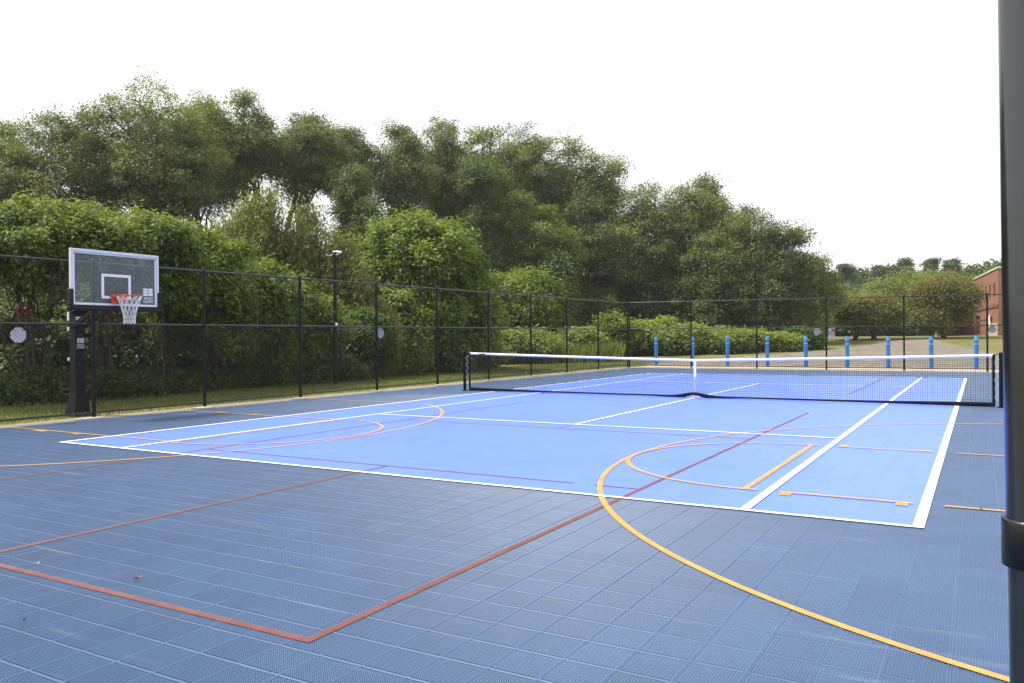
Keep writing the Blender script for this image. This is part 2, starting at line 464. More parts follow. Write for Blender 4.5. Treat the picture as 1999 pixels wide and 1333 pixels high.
RV, RF = rib_tile()
rib_me = np_mesh('tile', RV, RF)
cells = []
nx0, nx1 = math.floor((CX0-TX0)/PITCH_T), math.floor((CX1-TX0)/PITCH_T)
ny0, ny1 = math.floor((CY0-TY0)/PITCH_T), math.floor((CY1-TY0)/PITCH_T)
def project(p):
    d = np.asarray(p)-CAM; z = d@_fw
    return PW/2+FPX*(d@_right)/z, PH/2-FPX*(d@_up)/z, z
flat_v, blue_v = [], []
near = []
for i in range(nx0, nx1):
    for j in range(ny0, ny1):
        x, y = TX0+(i+0.5)*PITCH_T, TY0+(j+0.5)*PITCH_T
        if x-0.125 < CX0: continue
        d = math.hypot(x-CAM[0], y-CAM[1])
        u, v, z = project((x, y, 0))
        inside = BX0-0.13 < x < BX1 and BY0 < y < BY1+0.02
        vis = z > 0.3 and -120 < u < PW+120 and v < PH+130
        wide = z > 0.3 and -500 < u < PW+500 and v < PH+700 and d < 14
        if (vis or wide or d < 4) and not inside and d < 21:
            near.append(((1.0/(d*d*d)) if vis else -d, x, y))
        else:
            (blue_v if inside else flat_v).append((x, y))
near.sort(reverse=True)
for (_, x, y) in near[:300]:
    link_mesh('tile', rib_me, M_['tile'], court, (x, y, 0))
if len(near) > 300:
    P2 = np.array([(x, y, 0) for _, x, y in near[300:]])
    V = (RV[None]+P2[:, None]).reshape(-1, 3)
    F = (RF[None]+(np.arange(len(P2))*len(RV))[:, None, None]).reshape(-1, 4)
    o = link_mesh('grid_tiles', np_mesh('grid_tiles', V, F), M_['tile'], court); o['kind'] = 'stuff'
def plates(name, pts, m, gap):
    P2 = np.array([(x, y, 0) for x, y in pts]); h = PITCH_T/2-gap/2
    q = np.array([(-h, -h, 0), (h, -h, 0), (h, h, 0), (-h, h, 0)])
    V = (q[None]+P2[:, None]).reshape(-1, 3)
    F = np.arange(len(V)).reshape(-1, 4)
    o = link_mesh(name, np_mesh(name, V, F), m, court); o['kind'] = 'stuff'
    return o
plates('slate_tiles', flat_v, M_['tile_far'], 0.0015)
plates('bright_blue_tiles', blue_v, M_['tile_blue'], 0.0008)

def line(name, pts, w, m, z):
    return MB().ribbon(pts, w, z).build(name, m, court)
def seg(name, x0, y0, x1, y1, w, m, z):
    return line(name, [(x0, y0), (x1, y1)], w, m, z)
Wm, Ym, Rm = M_['line_white'], M_['line_yellow'], M_['line_red']
ZR, ZY, ZW = 0.003, 0.006, 0.009
XL, XSL, XC, XSR, XR = -5.452, -4.098, 0.06, 4.161, 5.455
YN, YNS, YFS, YF = -11.862, -6.516, 6.408, 11.95
# white tennis lines
seg('white_sideline', XL, YN-0.025, XL, YF+0.04, 0.08, Wm, ZW)
seg('white_sideline', XR, YN-0.025, XR, YF+0.04, 0.08, Wm, ZW)
seg('white_baseline', XL+0.04, YN, XR-0.04, YN, 0.055, Wm, ZW)
seg('white_baseline', XL+0.04, YF, XR-0.04, YF, 0.08, Wm, ZW)
seg('white_singles_line', XSL, YN+0.03, XSL, YF-0.04, 0.065, Wm, ZW)
seg('white_singles_line', XSR, YN+0.03, XSR, YF-0.04, 0.075, Wm, ZW)
seg('white_service_line', XSL+0.035, YNS, XSR-0.04, YNS, 0.06, Wm, ZW)
seg('white_service_line', XSL+0.035, YFS, XSR-0.04, YFS, 0.06, Wm, ZW)
seg('white_centre_line', XC, YNS+0.03, XC, YFS-0.03, 0.06, Wm, ZW)
# red pickleball lines, one court each side of the net
for s in (-1, 1):
    ya, yb, yc, yd = s*15.76, s*11.38, s*7.10, s*2.70
    far_w = 0.05 if s < 0 else 0.045
    lo, hi = min(ya, yd), max(ya, yd)
    seg('red_sideline', -2.99, lo-0.025, -2.99, hi, far_w, Rm, ZR)
    seg('red_sideline', 3.07, lo-0.025, 3.07, hi, far_w, Rm, ZR)
    seg('red_end_line', -2.965, ya, 3.045, ya, far_w, Rm, ZR)
    if s < 0:
        seg('red_kitchen_line', -2.965, yb, 2.37, yb, far_w*0.8, Rm, ZR)
        seg('red_kitchen_line', 2.60, yb, 3.045, yb, far_w*0.8, Rm, ZR)
    else:
        seg('red_kitchen_line', -2.965, yb, 3.045, yb, far_w, Rm, ZR)
    seg('red_kitchen_line', -2.965, yc, 3.045, yc, far_w*0.7, Rm, ZR)
    seg('red_centre_line', 0.04, min(ya, yb)+0.025, 0.04, max(ya, yb)-0.025, far_w, Rm, ZR)
    seg('red_centre_line', 0.04, min(yc, yd)+0.025, 0.04, max(yc, yd), far_w*0.8, Rm, ZR)
# yellow half courts, baskets on the left and on the right
def arc(cx, cy, r, a0, a1, n=60):
    return [(cx+r*math.cos(a0+(a1-a0)*k/n), cy+r*math.sin(a0+(a1-a0)*k/n)) for k in range(n+1)]
cR = 8.24; rR = 6.04; cyR = -9.08
am = math.asin(5.68/rR)
line('yellow_arc', [(9.9, cyR+5.68)] + arc(cR, cyR, rR, math.pi-am, math.pi+am) + [(9.9, cyR-5.68)], 0.052, Ym, ZY)
line('yellow_free_throw_arc', arc(3.95, -9.17, 1.755, math.pi/2, 3*math.pi/2, 40), 0.052, Ym, ZY+0.0012)
seg('yellow_free_throw_line', 3.94, -10.90, 3.94, -7.44, 0.058, Ym, ZY+0.0006)
for yy in (-10.92, -7.42):
    for a, b in ((3.94, 4.05), (4.25, 5.36), (5.60, 9.9)):
        seg('yellow_key_line', a, yy, b, yy, 0.05, Ym, ZY+0.0024)
    o = -1 if yy < -9 else 1
    for xx in (4.32, 5.28):
        MB().ribbon([(xx-0.05, yy+o*0.085), (xx+0.05, yy+o*0.085)], 0.12, ZY).build('yellow_block_mark', Ym, court)
cL = -8.15; rL = 6.06; cyL = -9.15
a_up, a_dn = math.asin(5.06/rL), math.asin(5.3/rL)
line('yellow_arc', [(CX0+0.05, cyL-5.3)] + arc(cL, cyL, rL, -a_dn, a_up) + [(CX0+0.05, cyL+5.06)], 0.055, Ym, ZY)
line('yellow_free_throw_arc', arc(-4.0, -9.36, 1.80, -math.pi/2, math.pi/2, 40), 0.052, Ym, ZY+0.0012)
seg('yellow_free_throw_line', -4.0, -11.05, -4.0, -7.68, 0.05, Ym, ZY+0.0006)
for yy in (-11.08, -7.65):
    for a, b in ((-4.0, -4.02), (-4.15, -5.36), (-5.55, CX0+0.05)):
        seg('yellow_key_line', b, yy, a, yy, 0.05, Ym, ZY+0.0024)
    o = -1 if yy < -9 else 1
    for xx, wd in ((-7.2, 0.30), (-6.25, 0.12)):
        MB().ribbon([(xx-wd/2, yy+o*0.075), (xx+wd/2, yy+o*0.075)], 0.10, ZY).build('yellow_block_mark', Ym, court)

# ------------------------------------------------------------------ fences
def fence(name, posts, label, group, zt0, zt1, zm0, zm1, slant):
    """posts: list of (x, y); rails from post to post, chain link below the middle rail"""
    root = empty(name, (posts[0][0], posts[0][1], 0))
    ox, oy = posts[0]
    L = math.hypot(posts[-1][0]-ox, posts[-1][1]-oy)
    t_of = lambda p: math.hypot(p[0]-ox, p[1]-oy)/L
    for p in posts:
        t = t_of(p); zt = zt0+(zt1-zt0)*t
        MB().tube([(p[0]-ox, p[1]-oy, -0.05), (p[0]-ox, p[1]-oy, zt+0.02)], 0.036, 12).build('post', M_['vinyl'], root)
        MB().tube([(p[0]-ox, p[1]-oy, zt+0.021), (p[0]-ox, p[1]-oy, zt+0.05), (p[0]-ox, p[1]-oy, zt+0.075)], [0.043, 0.04, 0.012], 12).build('post_cap', M_['vinyl'], root)
    for nm, za, zb, r in (('top_rail', zt0, zt1, 0.024), ('mid_rail', zm0, zm1, 0.022), ('bottom_rail', 0.075, 0.075, 0.021)):
        for a, b in zip(posts[:-1], posts[1:]):
            ta, tb = t_of(a), t_of(b)
            MB().tube([(a[0]-ox, a[1]-oy, za+(zb-za)*ta), (b[0]-ox, b[1]-oy, za+(zb-za)*tb)], r, 10).build(nm, M_['rail'], root)
    # chain link: two families of slanted wires, one mesh a bay
    for a, b in zip(posts[:-1], posts[1:]):
        l = math.hypot(b[0]-a[0], b[1]-a[1]); dx, dy = (b[0]-a[0])/l, (b[1]-a[1])/l
        nx, ny = -dy, dx
        z0 = 0.05; z1 = zm0+(zm1-zm0)*t_of(a)+0.03; hh = z1-z0; sp = 0.0707; r = 0.0016
        vs = []; fs = []
        for fam in (1, -1):
            off = 0.026*slant + 0.003*fam
            for k in range(-int(hh/sp)-1, int(l/sp)+1):
                s0 = k*sp if fam > 0 else k*sp+hh
                s1 = s0+fam*hh
                # clip to the bay
                za, zb, sa, sb = z0, z1, s0, s1
                if min(sa, sb) > l or max(sa, sb) < 0: continue
                def cl(s, z, s2, z2):
                    if s < 0: return 0.0, z+(z2-z)*(0-s)/(s2-s)
                    if s > l: return l, z+(z2-z)*(l-s)/(s2-s)
                    return s, z
                sa2, za2 = cl(sa, za, sb, zb); sb2, zb2 = cl(sb, zb, sa, za)
                if abs(sa2-sb2) < 0.02: continue
                base = len(vs)
                for (s_, z_) in ((sa2, za2), (sb2, zb2)):
                    px, py = a[0]-ox+dx*s_, a[1]-oy+dy*s_
                    q = r*0.7071
                    vs += [(px+nx*(off-r), py+ny*(off-r), z_), (px+dx*fam*q*1.4+nx*off, py+dy*fam*q*1.4+ny*off, z_-q), (px-dx*fam*q*1.4+nx*off, py-dy*fam*q*1.4+ny*off, z_+q)]
                fs += [(base, base+1, base+4, base+3), (base+1, base+2, base+5, base+4), (base+2, base, base+3, base+5)]
        link_mesh('chain_link_mesh', np_mesh('chain_link_mesh', vs, fs), M_['wire'], root)
    return tag(root, label, 'fence', group)

yl = [-15.4, -12.3, -9.22, -6.64, -3.72, -0.70, 2.30, 5.45, 8.6, 11.8, 15.1, 18.75]
fence('chain_link_fence', [(fx(y), y) for y in yl], 'long black chain link fence passing in front of the basketball hoop post', 'black chain link fences around the court', 2.89, 3.12, 1.745, 1.83, 1)
far_y = 18.75
fence('chain_link_fence', [(fx(far_y)+0.09, far_y)] + [(x, far_y) for x in (-5.95, -2.90, 0.08, 3.13, 6.12, 9.15, 12.2)], 'black chain link fence across the far end in front of the blue bollards',
      'black chain link fences around the court', 3.13, 3.0, 1.85, 1.80, -1)
# poured footings that show beside the post feet
for i, y in enumerate(yl[1:-1]):
    x = fx(y)+0.20
    n = 9; pts = []
    random.seed(i)
    for k in range(n):
        a = 2*math.pi*k/n; rr = random.uniform(0.10, 0.22)
        pts.append((x+rr*0.75*math.cos(a), y-0.22+rr*1.5*math.sin(a)))
    mb = MB(); mb.add([(p[0], p[1], 0.0) for p in pts]+[(p[0]*1.0, p[1], -0.05) for p in pts], [tuple(range(n))]+[(k, k+n, (k+1) % n+n, (k+1) % n) for k in range(n)])
    f = mb.build('post_footing', M_['concrete'])
    where = ['beside the leftmost fence post, beyond the picture edge', 'at the basketball hoop post', 'at the first post right of the hoop', 'at the second post right of the hoop', 'at the third post right of the hoop',
             'at the last fence post left of the tennis net', 'at the first fence post seen through the net', 'at the second fence post seen through the net', 'at the third fence post seen through the net', 'at the fourth fence post seen through the net'][i]
    tag(f, 'pale concrete footing ' + where, 'footing', 'concrete footings of the long fence')

# ------------------------------------------------------------------ basketball hoop
def text_part(name, body, size, loc, rot, m, parent, ax='CENTER'):
    cu = bpy.data.curves.new(name, 'FONT'); cu.body = body; cu.size = size; cu.align_x = ax; cu.extrude = 0.001; cu.space_line = 0.85
    cu.resolution_u = 3; cu.offset = size*0.012
    o = bpy.data.objects.new(name, cu); o.data.materials.append(m); o.location = loc; o.rotation_euler = rot
    COL.objects.link(o)
    dg = bpy.context.evaluated_depsgraph_get()
    me = bpy.data.meshes.new_from_object(o.evaluated_get(dg))
    bpy.data.objects.remove(o)
    o = link_mesh(name, me, m, parent, loc); o.rotation_euler = rot; o['kind'] = 'stuff'
    return o
FACE_X = (R(90), 0, R(90))       # lettering that faces +x
hoop = empty('basketball_hoop', (-9.6, -9.04, 0))
tag(hoop, 'adjustable basketball hoop with glass backboard on a square black post', 'basketball hoop')
hx = lambda x: x+9.6
pz = 2.10
MB().box((0, 0, 0.41+(pz-0.41)/2), (0.2, 0.2, pz-0.41), bev=0.012).build('post', M_['steel_black'], hoop)
# flared base skirt
mb = MB()
for z, w in ((0.05, 0.235), (0.10, 0.225), (0.53, 0.115), (0.56, 0.105)):
    pass
prof = ((0.02, 0.160), (0.06, 0.158), (0.40, 0.112), (0.425, 0.108))
vs = []
for z, w in prof: vs += [(-w, -w, z), (w, -w, z), (w, w, z), (-w, w, z)]
fs = [(r*4+k, r*4+(k+1) % 4, (r+1)*4+(k+1) % 4, (r+1)*4+k) for r in range(3) for k in range(4)] + [(3, 2, 1, 0), (12, 13, 14, 15)]
mb.add(vs, fs).build('base_skirt', M_['steel_black'], hoop)
MB().box((0, 0, -0.01), (0.40, 0.40, 0.05), bev=0.01).build('base_plate', M_['steel_black'], hoop)
MB().box((0, 0, pz+0.015), (0.21, 0.21, 0.028), bev=0.008).build('post_cap', M_['steel_black'], hoop)
for z in (0.98, 1.56):
    MB().tube([(0.098, -0.02, z), (0.112, -0.02, z)], 0.028, 10).build('bolt_hole', M_['rubber'], hoop)
bxf = hx(-8.35)                  # plane of the glass
bz0, bz1, hy = 2.05, 3.125, 0.905
# arms (two pairs) from the post to the board carrier
for zz_p, zz_b in ((1.72, 2.18), (2.00, 2.50)):
    for s in (-1, 1):
        a = Vector((0.0, s*0.13, zz_p)); b = Vector((bxf-0.10, s*0.13, zz_b))
        d = (b-a); rot = d.to_track_quat('X', 'Z').to_matrix()
        MB().box((a+b)/2, (d.length, 0.045, 0.085), rot=rot, bev=0.006).build('support_arm', M_['steel_black'], hoop)
for s in (-1, 1):
    MB().box((bxf-0.075, s*0.20, 2.36), (0.06, 0.06, 0.62), bev=0.005).build('board_carrier', M_['steel_black'], hoop)
MB().tube([(-0.16, 0.0, 0.72), (-0.16, 0.0, 2.02)], 0.032, 10).build('height_adjuster', M_['steel_black'], hoop)
for z, h in ((1.93, 0.17), (1.68, 0.07), (1.08, 0.06)):
    MB().box((-0.15, -0.075, z), (0.05, 0.05, h), bev=0.004).build('height_scale_label', M_['white'], hoop)
# board: glass, frame, padding, markings
gm, nt, b, out = new_mat('backboard_glass')
b.inputs['Base Color'].default_value = (0.46, 0.52, 0.50, 1); b.inputs['Roughness'].default_value = 0.06; b.inputs['Specular IOR Level'].default_value = 0.7
tr = nt.nodes.new('ShaderNodeBsdfTransparent'); tr.inputs[0].default_value = (0.94, 0.98, 0.96, 1)
ms = nt.nodes.new('ShaderNodeMixShader')
fr = nt.nodes.new('ShaderNodeFresnel'); fr.inputs[0].default_value = 1.5
ma = nt.nodes.new('ShaderNodeMath'); ma.operation = 'MULTIPLY_ADD'; ma.inputs[1].default_value = 1.2; ma.inputs[2].default_value = 0.08
nt.links.new(fr.outputs[0], ma.inputs[0]); nt.links.new(ma.outputs[0], ms.inputs[0])
nt.links.new(tr.outputs[0], ms.inputs[1]); nt.links.new(b.outputs[0], ms.inputs[2]); nt.links.new(ms.outputs[0], out.inputs[0])
M_['glass'] = gm
bd = empty('backboard', (bxf, 0, 0)); bd.parent = hoop
fwid = 0.055
MB().box((0, 0, (bz0+bz1)/2), (0.012, 2*hy-2*fwid, bz1-bz0-2*fwid)).build('glass_pane', M_['glass'], bd)
for nm, c, d in (('frame_bar', (0, 0, bz1-fwid/2), (0.06, 2*hy, fwid)), ('frame_bar', (0, 0, bz0+fwid/2), (0.06, 2*hy, fwid)),
                 ('frame_bar', (0, -hy+fwid/2, (bz0+bz1)/2), (0.06, fwid, bz1-bz0-2*fwid)), ('frame_bar', (0, hy-fwid/2, (bz0+bz1)/2), (0.06, fwid, bz1-bz0-2*fwid))):
    MB().box(c, d, bev=0.006).build(nm, M_['alu'], bd)
# white border painted on the glass just inside the frame
for c, d in (((0.0085, 0, bz0+fwid+0.022), (0.003, 2*hy-2*fwid, 0.036)), ((0.0085, 0, bz1-fwid-0.013), (0.003, 2*hy-2*fwid, 0.02)),
             ((0.0085, -hy+fwid+0.015, (bz0+bz1)/2), (0.003, 0.026, bz1-bz0-2*fwid-0.09)), ((0.0085, hy-fwid-0.015, (bz0+bz1)/2), (0.003, 0.026, bz1-bz0-2*fwid-0.09))):
    MB().box(c, d).build('border_line', M_['white'], bd)
# shooter's square
sy0, sy1, sz0, sz1, lw = -0.305, 0.30, 2.235, 2.70, 0.052
MB().box((0.0085, 0, sz1-lw/2), (0.003, sy1-sy0, lw)).add([], []).build('target_line', M_['white'], bd)
MB().box((0.0085, 0, sz0+lw/2), (0.003, sy1-sy0, lw)).build('target_line', M_['white'], bd)
for yy in (sy0+lw/2, sy1-lw/2):
    MB().box((0.0085, yy, (sz0+sz1)/2), (0.003, lw, sz1-sz0-2*lw)).build('target_line', M_['white'], bd)
# bottom and corner padding
MB().box((0, 0, bz0+0.004), (0.13, 2*hy+0.05, 0.098), bev=0.02).build('edge_padding', M_['pad_black'], bd)
for s in (-1, 1):
    MB().box((0, s*(hy-0.006), bz0+0.19), (0.128, 0.066, 0.30), bev=0.015).build('edge_padding', M_['pad_black'], bd)
# logo of stacked white blocks with the two words under it
def logo(parent, x, y0, z0, w, h, cols, rows):
    mb = MB(); cw, ch = w/cols, h/rows
    for i in range(cols):
        for j in range(rows):
            mb.box((x, y0+(i+0.5)*cw, z0+(j+0.5)*ch), (0.003, cw*0.86, ch*0.82))
    o = mb.build('logo', M_['white'], parent); o['kind'] = 'stuff'
logo(bd, 0.0085, 0.56, 2.315, 0.22, 0.155, 2, 3)
text_part('lettering', 'SPORT\nCOURT', 0.066, (0.0085, 0.68, 2.245), FACE_X, M_['white'], bd)
logo(hoop, 0.1025, -0.072, 1.40, 0.145, 0.10, 3, 3)
text_part('lettering', 'SPORT\nCOURT', 0.052, (0.1025, 0.0, 1.34), FACE_X, M_['white'], hoop)
MB().box((0.1025, -0.045, 1.845), (0.004, 0.095, 0.15)).build('height_label', M_['white'], hoop)
# rim, bracket and net
rim = empty('rim', (bxf, 0, 0)); rim.parent = hoop
rz, rcx, rr = 2.285, 0.39, 0.2286
MB().tube([(rcx+rr*math.cos(2*math.pi*k/40), rr*math.sin(2*math.pi*k/40), rz) for k in range(41)], 0.0095, 8, caps=False).build('ring', M_['orange'], rim)
MB().box((0.045, 0, rz-0.055), (0.03, 0.27, 0.17), bev=0.006).build('bracket_plate', M_['orange'], rim)
MB().box((0.115, 0, rz-0.022), (0.115, 0.20, 0.035), bev=0.006).build('bracket_neck', M_['orange'], rim)
mb = MB(); nst = 12
def npt(k, lev):
    prof = [(0.0, 0.222), (0.11, 0.175), (0.22, 0.14), (0.33, 0.115), (0.44, 0.10), (0.52, 0.105)]
    z, r = prof[lev]; a = 2*math.pi*(k+0.5*(lev % 2))/nst
    return (rcx+r*math.cos(a), r*math.sin(a), rz-0.008-z)
for k in range(nst):
    for lev in range(5):
        for s in (0, 1):
            kk = k+s if lev % 2 else k-1+s
            mb.tube([npt(k, lev), npt(kk, lev+1)], 0.0058, 5, caps=False)
mb.build('net', M_['cord'], rim)

# ------------------------------------------------------------------ tennis net
net = empty('tennis_net', (0, 0.02, 0))
tag(net, 'black tennis net with white top tape across the blue court', 'tennis net')
NL, NR = -6.412, 6.225
for x in (NL, NR):
    MB().tube([(x, 0, -0.02), (x, 0, 1.075)], 0.042, 14).build('post', M_['steel_black'], net)
    MB().tube([(x, 0, 1.076), (x, 0, 1.095)], [0.046, 0.03], 14).build('post_cap', M_['steel_black'], net)
    MB().box((x, 0, 0.006), (0.16, 0.16, 0.012), bev=0.003).build('post_base', M_['steel_black'], net)
nl, nr = NL+0.16, NR-0.13
for x in (nl, nr):
    MB().tube([(x, 0, 0.02), (x, 0, 1.05)], 0.028, 8).build('end_batten', M_['net'], net)
xc = 0.06
def topz(x):
    t = abs(x-xc)/((xc-NL) if x < xc else (NR-xc))
    return 0.914+(1.06-0.914)*(t**1.15)
N = 90; xsn = np.linspace(nl, nr, N)
mb = MB(); vs = []
for x in xsn:
    z = topz(x); vs += [(x, -0.008, z), (x, -0.011, z-0.060), (x, 0.011, z-0.060), (x, 0.008, z)]
fs = [(4*i+k, 4*i+4+k, 4*i+4+(k+1) % 4, 4*i+(k+1) % 4) for i in range(N-1) for k in range(4)] + [(3, 2, 1, 0), (4*N-4, 4*N-3, 4*N-2, 4*N-1)]
mb.add(vs, fs, True).build('top_tape', M_['tape'], net)
MB().tube([(NL, 0, 1.05), (nl, 0, topz(nl)-0.01)], 0.006, 6).build('headcord', M_['steel_black'], net)
MB().tube([(NR, 0, 1.05), (nr, 0, topz(nr)-0.01)], 0.006, 6).build('headcord', M_['steel_black'], net)
MB().box((nl+0.42, -0.013, topz(nl+0.42)-0.034), (0.20, 0.004, 0.035)).build('tape_patch', M_['hem'], net)
MB().box((xc, 0.0, 0.455), (0.062, 0.030, 0.90), bev=0.004).build('centre_strap', M_['tape'], net)
def botz(x):
    d = abs(x-xc)
    return 0.062+0.08*math.exp(-(d/0.35)**2)+0.04*math.exp(-(min(x-nl, nr-x)/1.8)**2)
def boty(x): return -0.02-0.06*math.exp(-((abs(x-xc)-0.28)/0.35)**2)
# dark hem, pulled up at the strap and folding towards the camera beside it
vs = []
Nh = 121
for x in np.linspace(nl, nr, Nh):
    d = abs(x-xc); e = abs(min(x-nl, nr-x))
    w = 0.038+0.07*math.exp(-((d-0.35)/0.35)**2)+0.05*math.exp(-(e/1.8)**2)
    z = botz(x); y = boty(x)
    vs += [(x, y+0.015, z), (x, y-0.012, z-0.01), (x, y-0.02, max(z-w, 0.012)), (x, y+0.02, max(z-w, 0.012)+0.002)]
fs = [(4*i+k, 4*i+4+k, 4*i+4+(k+1) % 4, 4*i+(k+1) % 4) for i in range(Nh-1) for k in range(4)]
MB().add(vs, fs, True).build('bottom_hem', M_['hem'], net)
vs = []; fs = []
def wire(p, q, r):
    b = len(vs)
    d = np.array(q)-np.array(p); d = d/np.linalg.norm(d)
    a = np.array((0, 1.0, 0)); c = np.cross(d, a)
    for e in (p, q):
        for k in range(3):
            an = 2*math.pi*k/3
            vs.append(tuple(np.array(e)+r*(math.cos(an)*a+math.sin(an)*c)))
    fs.extend([(b, b+1, b+4, b+3), (b+1, b+2, b+5, b+4), (b+2, b, b+3, b+5)])
for x in np.arange(nl+0.02, nr, 0.045):
    zb = botz(x); zt = topz(x)-0.06; n = 3
    pts = [(x, boty(x)*(1-k/n)**2, zb+(zt-zb)*k/n) for k in range(n+1)]
    for a, b in zip(pts[:-1], pts[1:]): wire(a, b, 0.0026)
rows = 20
for r_ in range(1, rows):
    t = r_/rows; pp = None
    for x in np.linspace(nl, nr, 48):
        q = (x, boty(x)*(1-t)**2, botz(x)+(topz(x)-0.06-botz(x))*t)
        if pp is not None: wire(pp, q, 0.0026)
        pp = q
link_mesh('net_mesh', np_mesh('net_mesh', vs, fs), M_['net'], net)
for sx, x0, x1 in ((-1, NL+0.045, nl), (1, nr, NR-0.045)):
    mb = MB(); z = 0.12; k = 0; pts = []
    while z < 1.02:
        pts.append((x0 if k % 2 else x1, -0.02, z)); z += 0.085; k += 1
    mb.tube(pts, 0.006, 5).build('lacing_rope', M_['rope'], net)
MB().tube([(NR+0.065, -0.01, 0.78), (NR+0.065, -0.01, 0.92)], 0.03, 8).build('winch', M_['steel_black'], net)

# ------------------------------------------------------------------ bollards
def make_bollard():
    root = empty('bollard')
    r = 0.088
    MB().tube([(0, 0, -0.05), (0, 0, 1.24), (0, 0, 1.36), (0, 0, 1.40), (0, 0, 1.425), (0, 0, 1.435)], [r, r, r, r*0.9, r*0.6, 0.01], 18).build('sleeve', M_['bollard'], root)
    for z in (1.31, 1.09):
        MB().tube([(0, 0, z-0.022), (0, 0, z+0.022)], r+0.004, 18, caps=True).build('reflective_band', M_['band'], root)
    return root
def copy_tree(o, parent=None):
    c = o.copy(); COL.objects.link(c); c.parent = parent
    for ch in list(o.children): copy_tree(ch, c)
    return c
bol = make_bollard()
b_lab = ['blue bollard standing in front of the bright green thicket, farthest left of the row', 'blue bollard half hidden behind a fence post', 'blue bollard just right of the net centre strap',
         'blue bollard just right of the fence post at the gravel path edge', 'blue bollard left of the round sign on the far fence', 'blue bollard below the twin trunk tree, right of the paper sign',
         'blue bollard left of the fence post in the middle of the gravel path', 'blue bollard right of that path fence post, below the brick pier', 'blue bollard before the brick building, farthest right of the row']
for i, (u, zt) in enumerate(((1281, 1.46), (1352, 1.44), (1420, 1.46), (1498, 1.44), (1573, 1.43), (1654, 1.40), (1734, 1.39), (1818, 1.39), (1906, 1.38))):
    o = bol if i == 0 else copy_tree(bol)
    d = pix_ray(u, 690); t = (21.5-CAM[1])/d[1]
    o.location = (CAM[0]+d[0]*t, 21.5, -0.035+zt-1.40)
    o.rotation_euler = (R(random.uniform(-.6, .6)), R(random.uniform(-.6, .6)), 0)
    tag(o, b_lab[i], 'bollard', 'blue bollards behind the far fence')

# ------------------------------------------------------------------ signs hung on the fences
def disc_sign(name, loc, rz, rad, n, label, m):
    root = empty(name, loc, rz)
    pts = [(rad*math.cos(2*math.pi*(k+.5)/n), rad*math.sin(2*math.pi*(k+.5)/n)) for k in range(n)]
    vs = [(x, -0.002, z) for x, z in pts]+[(x, 0.002, z) for x, z in pts]
    fs = [tuple(range(n)), tuple(reversed(range(n, 2*n)))]+[(k, k+n, (k+1) % n+n, (k+1) % n) for k in range(n)]
    MB().add(vs, fs).build('sign_plate', m, root)
    for s in (-1, 1):
        MB().tube([(s*rad*0.55, -0.012, rad*0.6), (s*rad*0.55, 0.004, rad*0.6)], 0.008, 6).build('tie', M_['wire'], root)
    return tag(root, label, 'sign', 'round signs hung on the fences')
disc_sign('fence_sign', (fx(-10.65)-0.045, -10.60, 1.555), R(90), 0.145, 8, 'white eight sided plate on the fence left of the basketball post', M_['sign'])
disc_sign('fence_sign', (fx(0.9)-0.045, -0.45, 1.61), R(90), 0.15, 20, 'pale oval looking plate on the long fence between hoop and net', M_['sign_grey'])
def on_far(u, v, y=far_y):
    d = pix_ray(u, v); t = (y-CAM[1])/d[1]; return (CAM[0]+d[0]*t, y, CAM[2]+d[2]*t)
p = on_far(1595, 647); disc_sign('fence_sign', (p[0], far_y+0.045, p[2]), 0, 0.155, 20, 'round grey plate on the far fence left of the paper sign', M_['sign_grey'])
p = on_far(1937, 643); disc_sign('fence_sign', (p[0], far_y+0.045, p[2]), 0, 0.15, 20, 'round grey plate on the far fence before the brick building', M_['sign_grey'])
p = on_far(1623, 650)
ps = empty('notice_board', (p[0], far_y+0.05, p[2]), 0)
MB().box((0, 0, 0), (0.27, 0.006, 0.48)).build('sheet', mat('notice_paper', (0.42, 0.40, 0.44), 0.6, col2=(0.55, 0.35, 0.36), scale=9), ps)
for nm, c, d, col in (('red_print', (0.06, -0.005, 0.13), (0.12, 0.003, 0.14), (0.5, 0.12, 0.14)), ('white_print', (-0.07, -0.005, 0.15), (0.11, 0.003, 0.13), (0.7, 0.7, 0.72)),
                      ('white_print', (-0.08, -0.005, -0.17), (0.09, 0.003, 0.12), (0.78, 0.78, 0.78)), ('grey_print', (0.02, -0.005, -0.02), (0.2, 0.003, 0.12), (0.3, 0.3, 0.35))):
    MB().box(c, d).build(nm, mat('print_'+nm, col, 0.6, var=0.1), ps)
tag(ps, 'white red and grey paper notice on the far fence beside a post', 'notice')

# ------------------------------------------------------------------ camera pole behind the long fence
cp = empty('camera_pole', (-12.4, 1.44, 0))
brown = mat('dark_bronze_paint', (0.012, 0.010, 0.011), 0.6, spec=0.2, var=0.2)
MB().tube([(0, 0, -0.05), (0, 0, 1.95), (0, 0, 4.28)], [0.078, 0.068, 0.055], 12).build('pole', brown, cp)
MB().tube([(0, 0, 4.281), (0, 0, 4.33)], [0.06, 0.05], 12).build('pole_cap', M_['white'], cp)
for ang, l in ((R(5), 0.30),):
    dx, dy = math.cos(ang), math.sin(ang)
    MB().tube([(dx*0.05, dy*0.05, 4.20), (dx*0.12, dy*0.12, 4.21), (dx*0.2, dy*0.2, 4.25)], 0.018, 6).build('camera_bracket', M_['white'], cp)
    c = Vector((dx*(0.03+l*0.5), dy*(0.03+l*0.5), 4.28))
    cm_ = MB().tube([c-Vector((dx*0.10, dy*0.10, -0.02)), c+Vector((dx*0.10, dy*0.10, -0.02))], 0.038, 10).build('security_camera', M_['white'], cp)
    MB().tube([c+Vector((dx*0.101, dy*0.101, -0.02)), c+Vector((dx*0.115, dy*0.115, -0.023))], 0.033, 10).build('lens', M_['gloss_black'], cm_)
